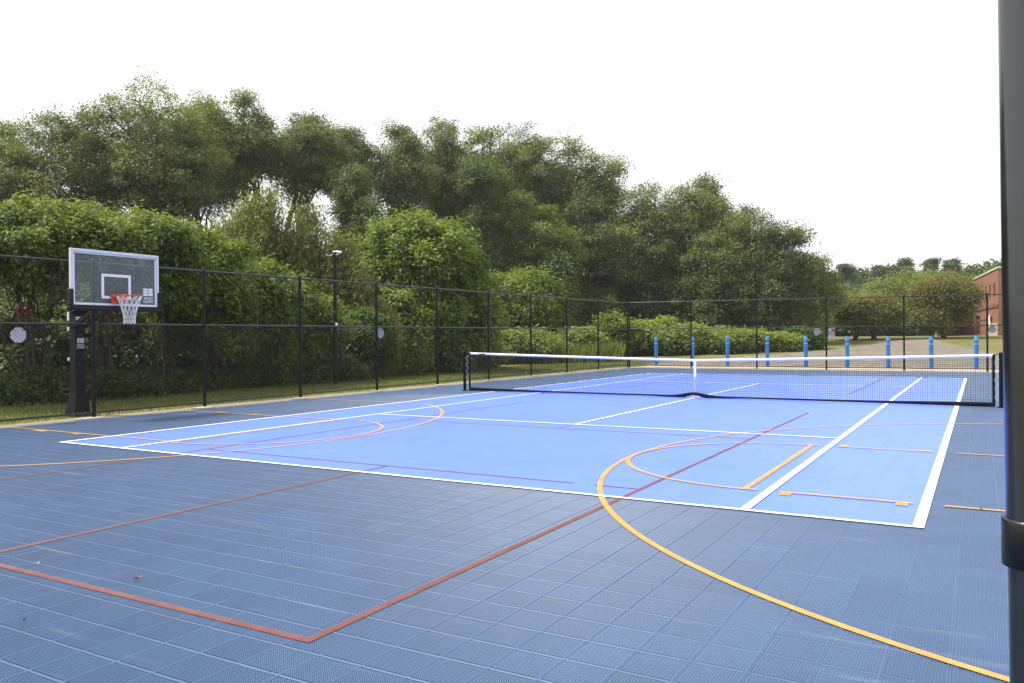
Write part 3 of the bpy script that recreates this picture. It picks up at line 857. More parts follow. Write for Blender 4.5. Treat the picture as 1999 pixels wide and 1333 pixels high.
MB().tube([(-0.03, -0.03, 4.22), (-0.10, -0.14, 4.16), (-0.16, -0.22, 4.19), (-0.17, -0.24, 4.22)], 0.012, 6).build('cable', M_['white'], cp)
MB().box((0.085, -0.03, 1.93), (0.05, 0.10, 0.09), bev=0.008).build('junction_box', M_['white'], cp)
tag(cp, 'thin dark pole with a white security camera on top behind the long fence', 'camera pole')

# ------------------------------------------------------------------ black pole close to the camera
u0, D0 = 2035, 2.0
d = pix_ray(u0, 660)
fp = empty('black_pole', (CAM[0]+d[0]*D0, CAM[1]+d[1]*D0, 0), 0)
fp.rotation_euler = (0, R(-0.5), 0)
MB().tube([(0, 0, 1.03), (0, 0, 2.2), (0, 0, 3.4)], 0.058, 48).build('upper_tube', M_['gloss_black'], fp)
MB().tube([(0, 0, 0.0), (0, 0, 1.02)], 0.0545, 48).build('lower_tube', M_['gloss_black'], fp)
MB().tube([(0, 0, 0.960), (0, 0, 0.962), (0, 0, 1.055), (0, 0, 1.060), (0, 0, 1.060)], [0.062, 0.066, 0.066, 0.064, 0.058], 48).build('collar', M_['rubber'], fp)
MB().tube([(0, 0, 0.002), (0, 0, 0.02)], 0.13, 32).build('base_flange', M_['gloss_black'], fp)
for k in range(4):
    a = math.pi/4+k*math.pi/2
    MB().tube([(0.105*math.cos(a), 0.105*math.sin(a), 0.02), (0.105*math.cos(a), 0.105*math.sin(a), 0.045)], 0.012, 6).build('anchor_bolt', M_['vinyl'], fp)
tag(fp, 'glossy black pole with a collar at the right edge, very close', 'pole')

# ------------------------------------------------------------------ vegetation
# albedo of the leaves: (darker leaf, lighter leaf)
LEAF = {
 'oak':    leaf_mat('oak_leaves', (0.072, 0.100, 0.030), (0.260, 0.285, 0.086), trans=0.32),
 'ash':    leaf_mat('ash_leaves', (0.072, 0.115, 0.028), (0.250, 0.300, 0.072), trans=0.34),
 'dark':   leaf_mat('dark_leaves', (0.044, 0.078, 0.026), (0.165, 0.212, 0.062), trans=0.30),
 'vine':   leaf_mat('vine_leaves', (0.060, 0.110, 0.020), (0.250, 0.310, 0.055), trans=0.42),
 'sumac':  leaf_mat('sumac_leaves', (0.060, 0.108, 0.026), (0.235, 0.280, 0.068), trans=0.40),
 'olive':  leaf_mat('olive_leaves', (0.115, 0.135, 0.040), (0.270, 0.265, 0.088), trans=0.42),
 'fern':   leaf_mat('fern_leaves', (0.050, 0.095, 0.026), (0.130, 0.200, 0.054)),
 'weed':   leaf_mat('weed_leaves', (0.150, 0.205, 0.050), (0.320, 0.370, 0.105), trans=0.42),
 'grass':  leaf_mat('grass_blades', (0.115, 0.155, 0.034), (0.26, 0.275, 0.085), trans=0.3),
 'pine':   leaf_mat('pine_needles', (0.075, 0.105, 0.062), (0.170, 0.205, 0.115), trans=0.2),
 'crab':   leaf_mat('crabapple_leaves', (0.110, 0.118, 0.034), (0.250, 0.230, 0.072), trans=0.40),
 'brown':  leaf_mat('dead_leaves', (0.070, 0.040, 0.020), (0.180, 0.110, 0.060), trans=0.25),
 'red':    leaf_mat('red_leaves', (0.30, 0.05, 0.02), (0.40, 0.13, 0.03), trans=0.3),
}
bark = mat('grey_bark', (0.045, 0.038, 0.030), 0.9, var=0.3, scale=6, bump=0.6, bscale=25)
bark_pale = mat('pale_bark', (0.11, 0.095, 0.075), 0.9, var=0.3, scale=6, bump=0.6, bscale=25)

def unit(a):
    return a/np.maximum(np.linalg.norm(a, axis=1, keepdims=True), 1e-9)

def leaf_quads(c, n, size, ratio, r, along=None):
    """folded rhombic leaves"""
    N = len(c)
    if along is None: along = r.normal(size=(N, 3))
    t = unit(along - n*np.sum(along*n, 1, keepdims=True))
    b = np.cross(n, t)
    L = size[:, None]; Wd = L*ratio
    fold = n*L*0.12
    v = np.stack([c-t*L*0.5, c+b*Wd*0.5+fold-t*L*0.05, c+t*L*0.5-n*L*0.08, c-b*Wd*0.5+fold-t*L*0.05], 1)
    return v.reshape(-1, 3)

class Crown:
    def __init__(s): s.v = []; s.t = []
    def add(s, v, tone): s.v.append(v); s.t.append(np.repeat(tone, 4))
    def mesh(s, name):
        v = np.concatenate(s.v); t = np.concatenate(s.t)
        return np_mesh(name, v, np.arange(len(v)).reshape(-1, 4), attr=np.clip(t, 0, 1))

def crown_of(centres, radii, r, per_lobe, per_clump, clump_r, leaf, ratio=0.55, flat=0.60, upness=0.6, squash=0.8, bias=0.30, upright=False, droop=False, zmin=0.02, inner=0.30, cspread=0.62):
    """leaf clumps over the surface of each lobe, some inside it"""
    c = Crown()
    cl_all = []
    for (cx, cy, cz), rad in zip(centres, radii):
        k = max(3, int(per_lobe*(rad/np.mean(radii))**2))
        d = r.normal(size=(k, 3)); d[:, 2] += bias; d = unit(d)
        rr = rad*np.where(r.random(k) < inner, r.uniform(0.2, 0.7, k), r.uniform(cspread, 1.22, k))
        p = np.array([[cx, cy, cz]]) + d*rr[:, None]*np.array([[1, 1, squash]])
        ok = p[:, 2] > zmin
        p, d = p[ok], d[ok]
        k = len(p)
        if k == 0: continue
        cl_all.append(p)
        lobe_t = r.normal(0, 0.10)
        ct = np.clip(0.46+lobe_t+r.normal(0, 0.20, k), 0, 1)
        n = r.poisson(per_clump, k)+2
        idx = np.repeat(np.arange(k), n)
        cr = clump_r*r.uniform(0.6, 1.35, k)
        off = np.clip(r.normal(size=(len(idx), 3)), -1.5, 1.5)*cr[idx][:, None]*np.array([[0.55, 0.55, 0.55*flat]])
        if upright: off[:, 2] *= 2.4
        q = p[idx]+off
        if droop: q[:, 2] -= np.abs(r.normal(size=len(idx)))*cr[idx]*0.7
        q[:, 2] = np.maximum(q[:, 2], 0.03)
        nn = unit(d[idx]*0.55 + np.array([[0, 0, upness]]) + r.normal(size=(len(idx), 3))*0.42)
        sz = leaf*r.uniform(0.6, 1.35, len(idx))
        along = None
        if upright: along = r.normal(size=(len(idx), 3))*0.5+np.array([[0, 0, 1.3]])+d[idx]*0.5; nn = unit(r.normal(size=(len(idx), 3))+d[idx]*0.6)
        elif droop: along = d[idx]+r.normal(size=(len(idx), 3))*0.8-np.array([[0, 0, 0.6]])
        c.add(leaf_quads(q, nn, sz, ratio, r, along), np.clip(ct[idx]+r.normal(0, 0.17, len(idx)), 0, 1))
    return c, cl_all

def limb(mb, a, b, r0, r1, r, n=5, wob=0.10, sides=6):
    a = np.array(a, float); b = np.array(b, float); L = np.linalg.norm(b-a)
    pts = []; rad = []
    for k in range(n+1):
        t = k/n
        p = a+(b-a)*t
        if 0 < k < n: p = p+r.normal(size=3)*L*wob*np.array([1, 1, 0.4])*math.sin(math.pi*t)
        p[2] += L*0.10*math.sin(math.pi*t)*(0.6 if abs(b[2]-a[2]) < L*0.8 else 0)
        pts.append(tuple(p)); rad.append(r0+(r1-r0)*t)
    mb.tube(pts, rad, sides, caps=False)

def lobes_in(r, n, w, z0, z1, depth=None, lob=(0.17, 0.27), shape='round'):
    """lobe centres filling an uneven crown of width w between heights z0 and z1"""
    depth = depth or w
    H = z1-z0; zc = (z0+z1)/2
    base = math.sqrt(w*min(max(H, w*0.6), 2.2*w))
    cs = []; rs = []
    for k in range(n):
        for _ in range(30):
            d = r.normal(size=3); d /= np.linalg.norm(d)
            rad = base*r.uniform(*lob)
            rad = min(rad, H*0.42)
            f = r.uniform(0.55, 1.0)
            kx = max(w/2-rad, 0.05*w); ky = max(depth/2-rad, 0.05*depth); kz = max(H/2-rad*0.8, 0.05*H)
            p = np.array([d[0]*kx*f, d[1]*ky*f, d[2]*kz*f])
            if shape == 'mound':          # boxy dome, broad on top
                e = np.sign(d)*np.abs(d)**0.5; p = np.array([e[0]*kx*f, e[1]*ky*f, (abs(e[2])*1.9-0.95)*kz])
                p[2] = min(p[2], kz)
            elif shape == 'dome':           # wide low, narrower on top
                p[2] = abs(p[2])*1.9-kz*0.95
                s = 1.0-0.22*max(0, (p[2]+kz)/(2*kz)); p[0] *= s; p[1] *= s
            elif shape == 'vase':         # narrow low, spreading on top
                s = 0.55+0.45*(p[2]+kz)/(2*kz); p[0] *= s; p[1] *= s
            elif shape == 'cone':
                s = 1.05-0.75*(p[2]+kz)/(2*kz); p[0] *= s; p[1] *= s
            if all(np.linalg.norm((p-q)[:3]) > 0.62*(rad+q2)*0.8 for q, q2 in zip(cs, rs)): break
        cs.append(p); rs.append(rad)
    cs = np.array(cs); cs[:, 2] += zc
    # the top lobe reaches the measured height
    i = int(np.argmax(cs[:, 2])); cs[i, 2] = z1-rs[i]*0.82
    return cs, np.array(rs)

def plant(name, label, cat, group, x, y, cs, rs, kind, seed, per_lobe, per_clump, clump_r, leaf, trunk=0.18, stems=1, bark_m=None, twigs=3, base_z=None, part='crown', trunk_part='trunk', **kw):
    r = np.random.default_rng(seed)
    z = terrain(x, y)-0.04 if base_z is None else base_z
    root = empty(name, (x, y, z))
    c, cl = crown_of(cs, rs, r, per_lobe, per_clump, clump_r, leaf, **kw)
    link_mesh(part, c.mesh(part), LEAF[kind], root)
    mb = MB()
    zlo = max(0.3, float(np.min(cs[:, 2])-0.2))
    order = np.argsort(cs[:, 2])
    forks = []
    for s in range(stems):
        a = np.array([r.normal(0, 0.25) if stems > 1 else 0, r.normal(0, 0.25) if stems > 1 else 0, -0.1])
        top = np.array([np.mean(cs[:, 0])*0.6+r.normal(0, 0.3)+(r.normal(0, 0.12*np.ptp(cs[:, 0])+0.01) if stems > 1 else 0), np.mean(cs[:, 1])*0.6+r.normal(0, 0.3), zlo+0.35*(np.max(cs[:, 2])-zlo)])
        limb(mb, a, top, trunk, trunk*0.55, r, 6, 0.035, 8)
        forks.append((a, top))
    for k, (c_, rad) in enumerate(zip(cs, rs)):
        a, top = forks[k % len(forks)]
        t = r.uniform(0.55, 1.0) if c_[2] > top[2]*0.7 else r.uniform(0.3, 0.7)
        st = a+(top-a)*t
        limb(mb, st, c_, trunk*0.42, trunk*0.14, r, 5, 0.08, 6)
        if k < len(cl) and len(cl[k]):
            for q in cl[k][r.choice(len(cl[k]), min(twigs, len(cl[k])), replace=False)]:
                limb(mb, c_, q, trunk*0.13, trunk*0.05, r, 3, 0.12, 4)
    mb.build(trunk_part, bark_m or bark, root)
    return tag(root, label, cat, group)

def tall(u, D, vtop, wpx, vbot, kind, label, seed, n=14, leaf=None, group='tall trees behind the court', per_lobe=27, per_clump=68, shape='round', lob=(0.13, 0.21), trunk=0.2, name='oak_tree', stems=1, depth=None, cat='tree', **kw):
    """a tree measured by column, distance, top row, width and lowest leaf row"""
    x, y = spot(u, D); z = terrain(x, y)-0.04
    zt = height_at(u, vtop, D)-z; zb = max(0.15, height_at(u, vbot, D)-z)
    w = wpx/FPX*D*1.10; n = int(n*1.45)
    r = np.random.default_rng(seed+500)
    cs, rs = lobes_in(r, n, w, zb, zt, depth=depth or w*0.85, lob=lob, shape=shape)
    leaf = leaf or 0.0027*D
    return plant(name, label, cat, group, x, y, cs, rs, kind, seed, per_lobe, per_clump, kw.pop('clump_r', 0.0118*D), leaf, trunk=trunk, stems=stems, **kw)

# --- tall trees standing behind the left bushes, far row first
TG = 'tall trees behind the court'
tall(-40, 52, 262, 230, 520, 'oak', 'tall oak cut by the left picture edge', 1)
tall(25, 53, 232, 150, 500, 'ash', 'pale topped tree at the far left, lower than the big oak', 2, n=10)
tall(150, 50, 202, 260, 505, 'oak', 'broad oak left of the tallest crown, above the hoop', 3, n=18)
tall(305, 48, 163, 280, 480, 'oak', 'tallest oak with a wide dense crown right of the hoop', 4, n=24, trunk=0.26)
tall(395, 52, 192, 180, 440, 'oak', 'oak with sky showing through, just right of the tallest crown', 5, n=14, per_lobe=36)
tall(480, 53, 183, 150, 410, 'oak', 'slender open oak with a high rounded top and bare lower trunk', 6, n=13, per_lobe=34, trunk=0.22)
tall(590, 55, 220, 190, 400, 'oak', 'open crowned oak with forked limbs against the white sky', 7, n=15, per_lobe=34, stems=2, trunk=0.2)
tall(682, 57, 248, 120, 430, 'oak', 'narrow oak rising behind the vine covered tree', 8, n=10, per_lobe=36)
tall(785, 58, 240, 130, 480, 'oak', 'thin tree with a pointed top left of the middle crowns', 9, n=11, per_lobe=36)
tall(862, 61, 233, 130, 480, 'oak', 'upright tree with two bumps on top in the middle', 10, n=12)
tall(935, 63, 255, 170, 500, 'ash', 'pale green feathery tree beside the ivy trunk', 11, n=15, per_lobe=38)
tall(1020, 65, 246, 210, 500, 'oak', 'wide oak over the light green tree', 12, n=18)
tall(1110, 67, 268, 200, 520, 'oak', 'wide oak sloping down to the right', 13, n=17)
tall(1180, 67, 312, 130, 560, 'oak', 'right hand shoulder of the oak row', 14, n=11)
tall(1262, 64, 358, 180, 600, 'oak', 'mid height dark oak right of the tall row', 15, n=15)
tall(1345, 65, 360, 170, 600, 'oak', 'dark oak with even top beside the tufted tree', 16, n=14)
tall(1388, 67, 344, 85, 560, 'oak', 'tree with a small tuft standing above its neighbours', 17, n=8)
tall(1455, 64, 400, 150, 620, 'oak', 'sloping oak right of the tufted tree', 18, n=13)
tall(1515, 63, 432, 120, 640, 'dark', 'dark lower tree near the end of the wood', 19, n=11)
tall(1556, 64, 446, 95, 640, 'oak', 'last rounded tree with a light top at the end of the wood', 20, n=10)
tall(1592, 66, 505, 80, 645, 'ash', 'small tree stepping down at the right end of the wood', 21, n=9)
# --- second layer of dark, lower trees in front of them
LG = 'lower trees in front of the wood'
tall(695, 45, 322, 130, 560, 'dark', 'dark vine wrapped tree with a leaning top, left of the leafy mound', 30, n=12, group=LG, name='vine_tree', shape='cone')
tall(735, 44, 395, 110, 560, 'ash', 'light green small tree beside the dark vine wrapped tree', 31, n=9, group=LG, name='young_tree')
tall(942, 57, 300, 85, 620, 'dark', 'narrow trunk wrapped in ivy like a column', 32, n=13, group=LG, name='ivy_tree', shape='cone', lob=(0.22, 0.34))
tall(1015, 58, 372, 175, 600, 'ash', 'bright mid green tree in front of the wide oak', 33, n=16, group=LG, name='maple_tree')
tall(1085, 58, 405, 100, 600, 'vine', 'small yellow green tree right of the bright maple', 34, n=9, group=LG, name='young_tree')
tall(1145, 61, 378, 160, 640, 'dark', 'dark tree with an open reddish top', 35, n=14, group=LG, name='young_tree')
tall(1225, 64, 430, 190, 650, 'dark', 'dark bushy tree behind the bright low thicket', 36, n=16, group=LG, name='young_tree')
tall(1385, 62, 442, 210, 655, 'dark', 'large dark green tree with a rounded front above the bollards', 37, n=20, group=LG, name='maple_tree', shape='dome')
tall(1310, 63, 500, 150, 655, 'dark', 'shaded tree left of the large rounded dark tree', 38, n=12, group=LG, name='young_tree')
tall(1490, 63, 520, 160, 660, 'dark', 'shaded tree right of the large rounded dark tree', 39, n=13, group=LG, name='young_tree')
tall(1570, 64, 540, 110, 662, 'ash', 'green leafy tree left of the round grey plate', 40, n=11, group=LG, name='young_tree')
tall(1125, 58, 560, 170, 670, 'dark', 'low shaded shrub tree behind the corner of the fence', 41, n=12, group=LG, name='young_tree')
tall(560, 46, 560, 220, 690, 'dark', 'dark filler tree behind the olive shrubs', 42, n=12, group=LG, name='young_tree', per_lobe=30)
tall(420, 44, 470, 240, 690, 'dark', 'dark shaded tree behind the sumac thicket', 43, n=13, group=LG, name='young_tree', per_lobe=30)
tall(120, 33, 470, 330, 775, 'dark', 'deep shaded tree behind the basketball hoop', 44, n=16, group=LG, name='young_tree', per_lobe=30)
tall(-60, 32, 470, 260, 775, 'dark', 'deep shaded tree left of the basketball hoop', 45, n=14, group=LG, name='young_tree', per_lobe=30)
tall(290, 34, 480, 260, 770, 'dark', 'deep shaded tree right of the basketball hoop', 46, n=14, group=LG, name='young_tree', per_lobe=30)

# --- thicket of sumac and vines behind the long fence: canopies over bare stems on the left
SG = 'sumac thicket behind the long fence'
skw = dict(group=SG, name='sumac_bush', cat='bush', shape='mound', lob=(0.10, 0.19), trunk=0.032, stems=7, bark_m=bark, per_lobe=38, per_clump=34, ratio=0.40, droop=True, upness=0.9, flat=0.6)
tall(-70, 22.5, 386, 250, 590, 'sumac', 'sumac bush cut by the left picture edge', 60, n=15, leaf=0.13, **skw)
tall(60, 23.0, 383, 300, 560, 'sumac', 'tall bright sumac canopy left of the backboard', 61, n=18, leaf=0.13, **skw)
tall(200, 23.8, 396, 300, 555, 'sumac', 'bright sumac canopy directly behind the backboard', 62, n=18, leaf=0.13, **skw)
tall(325, 25.0, 420, 280, 640, 'vine', 'vine covered bush right of the backboard', 63, n=17, leaf=0.14, **skw)
tall(430, 26.3, 466, 260, 735, 'sumac', 'rounded sumac bush between two fence posts, second right of the hoop', 64, n=19, leaf=0.14, **skw)
tall(525, 27.8, 516, 220, 738, 'sumac', 'drooping sumac bush left of the camera pole', 65, n=16, leaf=0.15, **skw)
tall(606, 28.6, 575, 150, 740, 'sumac', 'low sumac bush touching the camera pole', 66, n=12, leaf=0.15, **skw)
tall(715, 30.5, 600, 110, 735, 'fern', 'low leafy bush right of the camera pole', 67, n=11, leaf=0.15, **skw)
# shaded lower leaves in the hollow
hkw = dict(group='shaded plants under the thicket', name='leafy_plant', cat='plant', shape='dome', trunk=0.02, stems=5, per_lobe=26, per_clump=26, ratio=0.45, droop=True, upness=0.9)
for i, (u, D, vt, w, lab) in enumerate(((-30, 22.6, 742, 120, 'low green plant at the left edge under the thicket'), (40, 22.4, 730, 130, 'low green plant below the white eight sided plate'), (105, 22.6, 712, 110, 'tallest green plant just left of the basketball post'),
                                     (205, 23.2, 718, 110, 'green plant just right of the basketball post'), (265, 23.8, 724, 110, 'green plant before the dark hollow'), (335, 24.6, 722, 110, 'shaded plant left of the second fence post'),
                                     (400, 25.4, 716, 110, 'shaded plant behind the second fence post'), (455, 26.4, 700, 120, 'leafy plant at the foot of the sumac, mid bay left of the camera pole'), (520, 27.2, 704, 110, 'leafy plant at the foot of the drooping sumac'),
                                     (590, 28.2, 690, 110, 'leafy plant just left of the camera pole foot'), (660, 29.4, 690, 110, 'leafy plant just right of the camera pole foot'))):
    tall(u, D, vt, w, 775, 'fern', lab, 70+i, n=9, leaf=0.12, **hkw)
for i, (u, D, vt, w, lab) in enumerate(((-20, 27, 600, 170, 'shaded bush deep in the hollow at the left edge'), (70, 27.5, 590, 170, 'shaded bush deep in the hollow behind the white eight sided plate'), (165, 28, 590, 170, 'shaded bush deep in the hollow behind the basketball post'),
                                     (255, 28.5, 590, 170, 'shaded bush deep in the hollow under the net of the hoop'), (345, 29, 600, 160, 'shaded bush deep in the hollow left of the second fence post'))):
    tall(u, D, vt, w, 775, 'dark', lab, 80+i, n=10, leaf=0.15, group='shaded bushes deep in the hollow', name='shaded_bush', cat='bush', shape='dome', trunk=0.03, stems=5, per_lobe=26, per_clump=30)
# dead brown vines hanging in the hollow, red leaves
def hanging(u, D, vt, vb, wpx, kind, name, label, cat, seed, nleaf):
    x, y = spot(u, D); r = np.random.default_rng(seed)
    zt, zb = height_at(u, vt, D), height_at(u, vb, D); w = wpx/FPX*D
    root = empty(name, (x, y, 0))
    k = 9; mb = MB(); c = Crown()
    for i in range(k):
        px, py = r.normal(0, w*0.28), r.normal(0, w*0.28); l = (zt-zb)*r.uniform(0.5, 1)
        pts = [(px, py, zt), (px+r.normal(0, .05), py+r.normal(0, .05), zt-l*0.5), (px+r.normal(0, .08), py+r.normal(0, .08), zt-l)]
        mb.tube(pts, 0.012, 4, caps=False)
        n = nleaf//k; t = r.random(n)
        q = np.array(pts[0])+(np.array(pts[2])-np.array(pts[0]))*t[:, None]+r.normal(size=(n, 3))*0.09
        c.add(leaf_quads(q, unit(r.normal(size=(n, 3))), 0.11*r.uniform(.6, 1.3, n), 0.5, r), np.clip(r.normal(.45, .25, n), 0, 1))
    link_mesh('withered_leaves' if kind == 'brown' else 'red_leaves', c.mesh('leaves'), LEAF[kind], root)
    mb.build('stem', bark, root)
    return tag(root, label, cat, 'withered vines in the thicket' if kind == 'brown' else None)
hanging(112, 21.6, 500, 610, 34, 'brown', 'dead_vine', 'brown withered vine left of the backboard', 'vine', 90, 300)
hanging(222, 22.2, 590, 655, 40, 'brown', 'dead_vine', 'brown withered vine hanging behind the net of the hoop', 'vine', 91, 330)
hanging(46, 21.6, 604, 628, 16, 'red', 'sumac_sprig', 'small red leaved sprig above the white eight sided plate', 'sprig', 92, 45)

# --- feathery olive shrubs, then the vine draped mounds
OG = 'olive feathery shrubs behind the sumac'
okw = dict(group=OG, name='olive_shrub', cat='shrub', shape='dome', trunk=0.06, stems=6, upright=True, ratio=0.28, per_lobe=44, per_clump=46, flat=0.8)
tall(470, 33.5, 412, 170, 640, 'olive', 'olive feathery shrub left of the two highest olive tops', 100, n=15, leaf=0.19, **okw)
tall(515, 33, 388, 150, 660, 'olive', 'tallest olive feathery shrub behind the sumac', 101, n=14, leaf=0.19, **okw)
tall(600, 33, 412, 170, 700, 'olive', 'wide olive feathery shrub left of the camera pole top', 102, n=17, leaf=0.19, **okw)
tall(672, 32, 475, 130, 738, 'olive', 'olive feathery shrub behind the camera pole', 103, n=14, leaf=0.19, **okw)
tall(735, 32, 590, 100, 738, 'olive', 'small pale olive shrub below the oval plate', 104, n=10, leaf=0.19, **okw)
VG = 'mounds of vines over shrubs'
vkw = dict(group=VG, name='vine_mound', cat='bush', shape='dome', trunk=0.09, stems=4, per_lobe=46, per_clump=36, ratio=0.6, droop=True, upness=0.8)
tall(818, 37, 403, 262, 725, 'vine', 'tall rounded bush smothered in bright vines behind the oval plate', 110, n=40, leaf=0.17, lob=(0.10, 0.17), **dict(vkw, shape='mound'))
tall(900, 38, 470, 170, 710, 'ash', 'green vine bush right of the tall bright mound', 111, n=17, leaf=0.17, **vkw)
tall(790, 33.5, 560, 130, 735, 'ash', 'low vine bush before the tall bright mound', 112, n=14, leaf=0.15, **vkw)
tall(868, 35.5, 610, 120, 728, 'fern', 'low dark bush at the left net post', 113, n=12, leaf=0.15, **vkw)
tall(1015, 53, 517, 190, 690, 'vine', 'wide vine mound left of the fence corner', 114, n=24, leaf=0.19, **dict(vkw, shape='mound'))
tall(1078, 54, 545, 80, 690, 'vine', 'small yellowish vine bump at the right of the wide vine mound', 115, n=9, leaf=0.19, **vkw)
tall(1093, 55, 490, 38, 660, 'dark', 'slim dark column of ivy above the yellowish bump', 116, n=9, leaf=0.19, lob=(0.35, 0.5), **vkw)
tall(945, 49.5, 560, 110, 700, 'vine', 'bright vine bush under the ivy wrapped trunk', 117, n=11, leaf=0.18, **vkw)
tall(915, 40, 636, 130, 712, 'fern', 'low green bush seen over the left end of the net', 118, n=12, leaf=0.17, **vkw)
# low bright thicket beyond the fence corner
KG = 'low bright thicket along the lawn'
kkw = dict(group=KG, name='knotweed_bush', cat='bush', shape='dome', trunk=0.03, stems=6, per_lobe=34, per_clump=30, ratio=0.6, upness=0.9)
for i, (u, D, vt, w, k, lab) in enumerate((
    (990, 46.5, 648, 110, 'weed', 'pale feathery bush seen over the net, left of two fence posts'), (1050, 47.5, 646, 110, 'weed', 'pale feathery bush seen over the net between two fence posts'),
    (1130, 50.5, 640, 120, 'weed', 'low bright bush left of the fence corner post'), (1205, 52.5, 614, 130, 'vine', 'highest bright bush right at the fence corner'),
    (1275, 53.5, 624, 140, 'weed', 'bright bush behind the leftmost bollard'), (1335, 54, 634, 130, 'weed', 'bright bush behind the second bollard from the left'),
    (1395, 54.5, 642, 130, 'weed', 'pale green bush behind the third bollard from the left'), (1455, 55, 647, 120, 'weed', 'pale bush left of the fourth bollard'),
    (1515, 55.5, 655, 90, 'weed', 'last small bush of the thicket, right of the fourth bollard'), (1305, 52.5, 664, 120, 'fern', 'dark low bush at the foot of the thicket'),
    (1410, 53.5, 668, 110, 'fern', 'dark low bush near the lawn edge behind the third bollard'), (1560, 57, 645, 80, 'fern', 'dark bush under the round grey plate'))):
    tall(u, D, vt, w, 700, k, lab, 130+i, n=13, leaf=0.20, **kkw)

# --- far background
FG = 'far trees beyond the lawn'
def pine(u, D, vtop, wpx, label, seed):
    x, y = spot(u, D); z = terrain(x, y)-0.04; r = np.random.default_rng(seed)
    zt = height_at(u, vtop, D)-z; w = wpx/FPX*D
    root = empty('pine_tree', (x, y, z)); c = Crown(); mb = MB()
    mb.tube([(0, 0, -0.1), (0, 0, zt*0.97)], [0.3, 0.05], 7, caps=False)
    nt = int(zt/0.6)
    for k in range(nt):
        t = 0.25+0.75*k/nt; zz = zt*t
        L = max(0.45, w/2*(1.15-t*0.92)*r.uniform(0.75, 1.2))
        for b in range(5):
            a = r.uniform(0, 6.283); l = L*r.uniform(0.6, 1.1)
            e = np.array([math.cos(a)*l, math.sin(a)*l, zz+l*0.22])
            limb(mb, (0, 0, zz), e, 0.06, 0.02, r, 3, 0.05, 4)
            n = 90
            s = r.random(n)**0.6
            q = np.array([0, 0, zz])+(e-np.array([0, 0, zz]))*s[:, None]+r.normal(size=(n, 3))*np.array([[.3, .3, .16]])
            al = r.normal(size=(n, 3))*0.6+np.array([[math.cos(a), math.sin(a), 0.5]])
            c.add(leaf_quads(q, unit(r.normal(size=(n, 3))+np.array([[0, 0, .6]])), 0.55*r.uniform(.6, 1.3, n), 0.3, r, al), np.clip(r.normal(.4, .2, n)+r.normal(0, .1), 0, 1))
    link_mesh('crown', c.mesh('crown'), LEAF['pine'], root)
    mb.build('trunk', bark, root)
    tag(root, label, 'pine tree', 'far pines against the sky')
pine(1650, 112, 516, 75, 'far pine standing alone left of the gap in the sky', 150)
pine(1628, 118, 545, 60, 'lower far pine touching the end of the wood', 151)
pine(1715, 122, 518, 55, 'pointed far pine left of the big round tree', 152)
pine(1765, 125, 504, 65, 'far pine rising above the big round tree', 153)
pine(1742, 124, 520, 60, 'far pine between the pointed pine and the highest one', 156)
pine(1818, 124, 504, 50, 'far pine on the left of the right hand pair', 154)
pine(1858, 124, 506, 60, 'far pine on the right of the right hand pair', 155)
fkw = dict(group=FG, per_clump=30)
tall(1700, 105, 560, 130, 650, 'dark', 'dim bluish tree below the pointed pine', 160, n=12, name='maple_tree', **fkw)
tall(1775, 98, 522, 150, 650, 'ash', 'big round green tree with a dome shaped top', 161, n=24, name='maple_tree', trunk=0.3, **fkw)
tall(1850, 100, 528, 120, 640, 'ash', 'right half of the green dome behind the olive tree', 162, n=16, name='maple_tree', **fkw)
tall(1925, 125, 525, 90, 640, 'ash', 'pale tree top peeping over the brick building', 163, n=10, name='maple_tree', **fkw)
tall(1640, 90, 580, 90, 650, 'ash', 'small light green tree at the end of the wood', 164, n=9, name='maple_tree', **fkw)
tall(1790, 95, 600, 150, 656, 'dark', 'dark hedge like tree between the two olive crowns', 165, n=14, name='maple_tree', **fkw)
for i, (u, D, vt, w, lab) in enumerate(((1645, 84, 612, 90, 'dim bush far behind the left dark trunk'), (1700, 85, 606, 110, 'dim bush far behind the leaning trunk'), (1755, 88, 610, 100, 'dim bush far behind the end of the gravel path'), (1800, 86, 618, 80, 'dim bush far left of the brick pier'))):
    tall(u, D, vt, w, 656, 'fern' if i % 2 else 'ash', lab, 180+i, n=10, group='far bushes behind the lawn trees', name='far_bush', cat='bush', shape='dome', trunk=0.05, stems=4, per_clump=34)
# two crab apples on the lawn, olive tree at the building
ckw = dict(group='olive green lawn trees', cat='tree', name='crabapple_tree', ratio=0.45, per_lobe=46, per_clump=36, leaf=0.20)
tall(1670, 70, 577, 100, 638, 'crab', 'round olive lawn tree with the left of two dark trunks', 170, n=17, trunk=0.20, **ckw)
tall(1706, 71, 580, 92, 638, 'crab', 'round olive lawn tree with the leaning right trunk', 171, n=17, trunk=0.22, **ckw)
tall(1843, 72, 535, 98, 638, 'crab', 'tall olive brown tree in front of the brick building', 172, n=26, trunk=0.2, **ckw)
tall(1822, 71, 600, 44, 645, 'crab', 'low olive tree left of the brick pier', 173, n=8, trunk=0.14, **ckw)

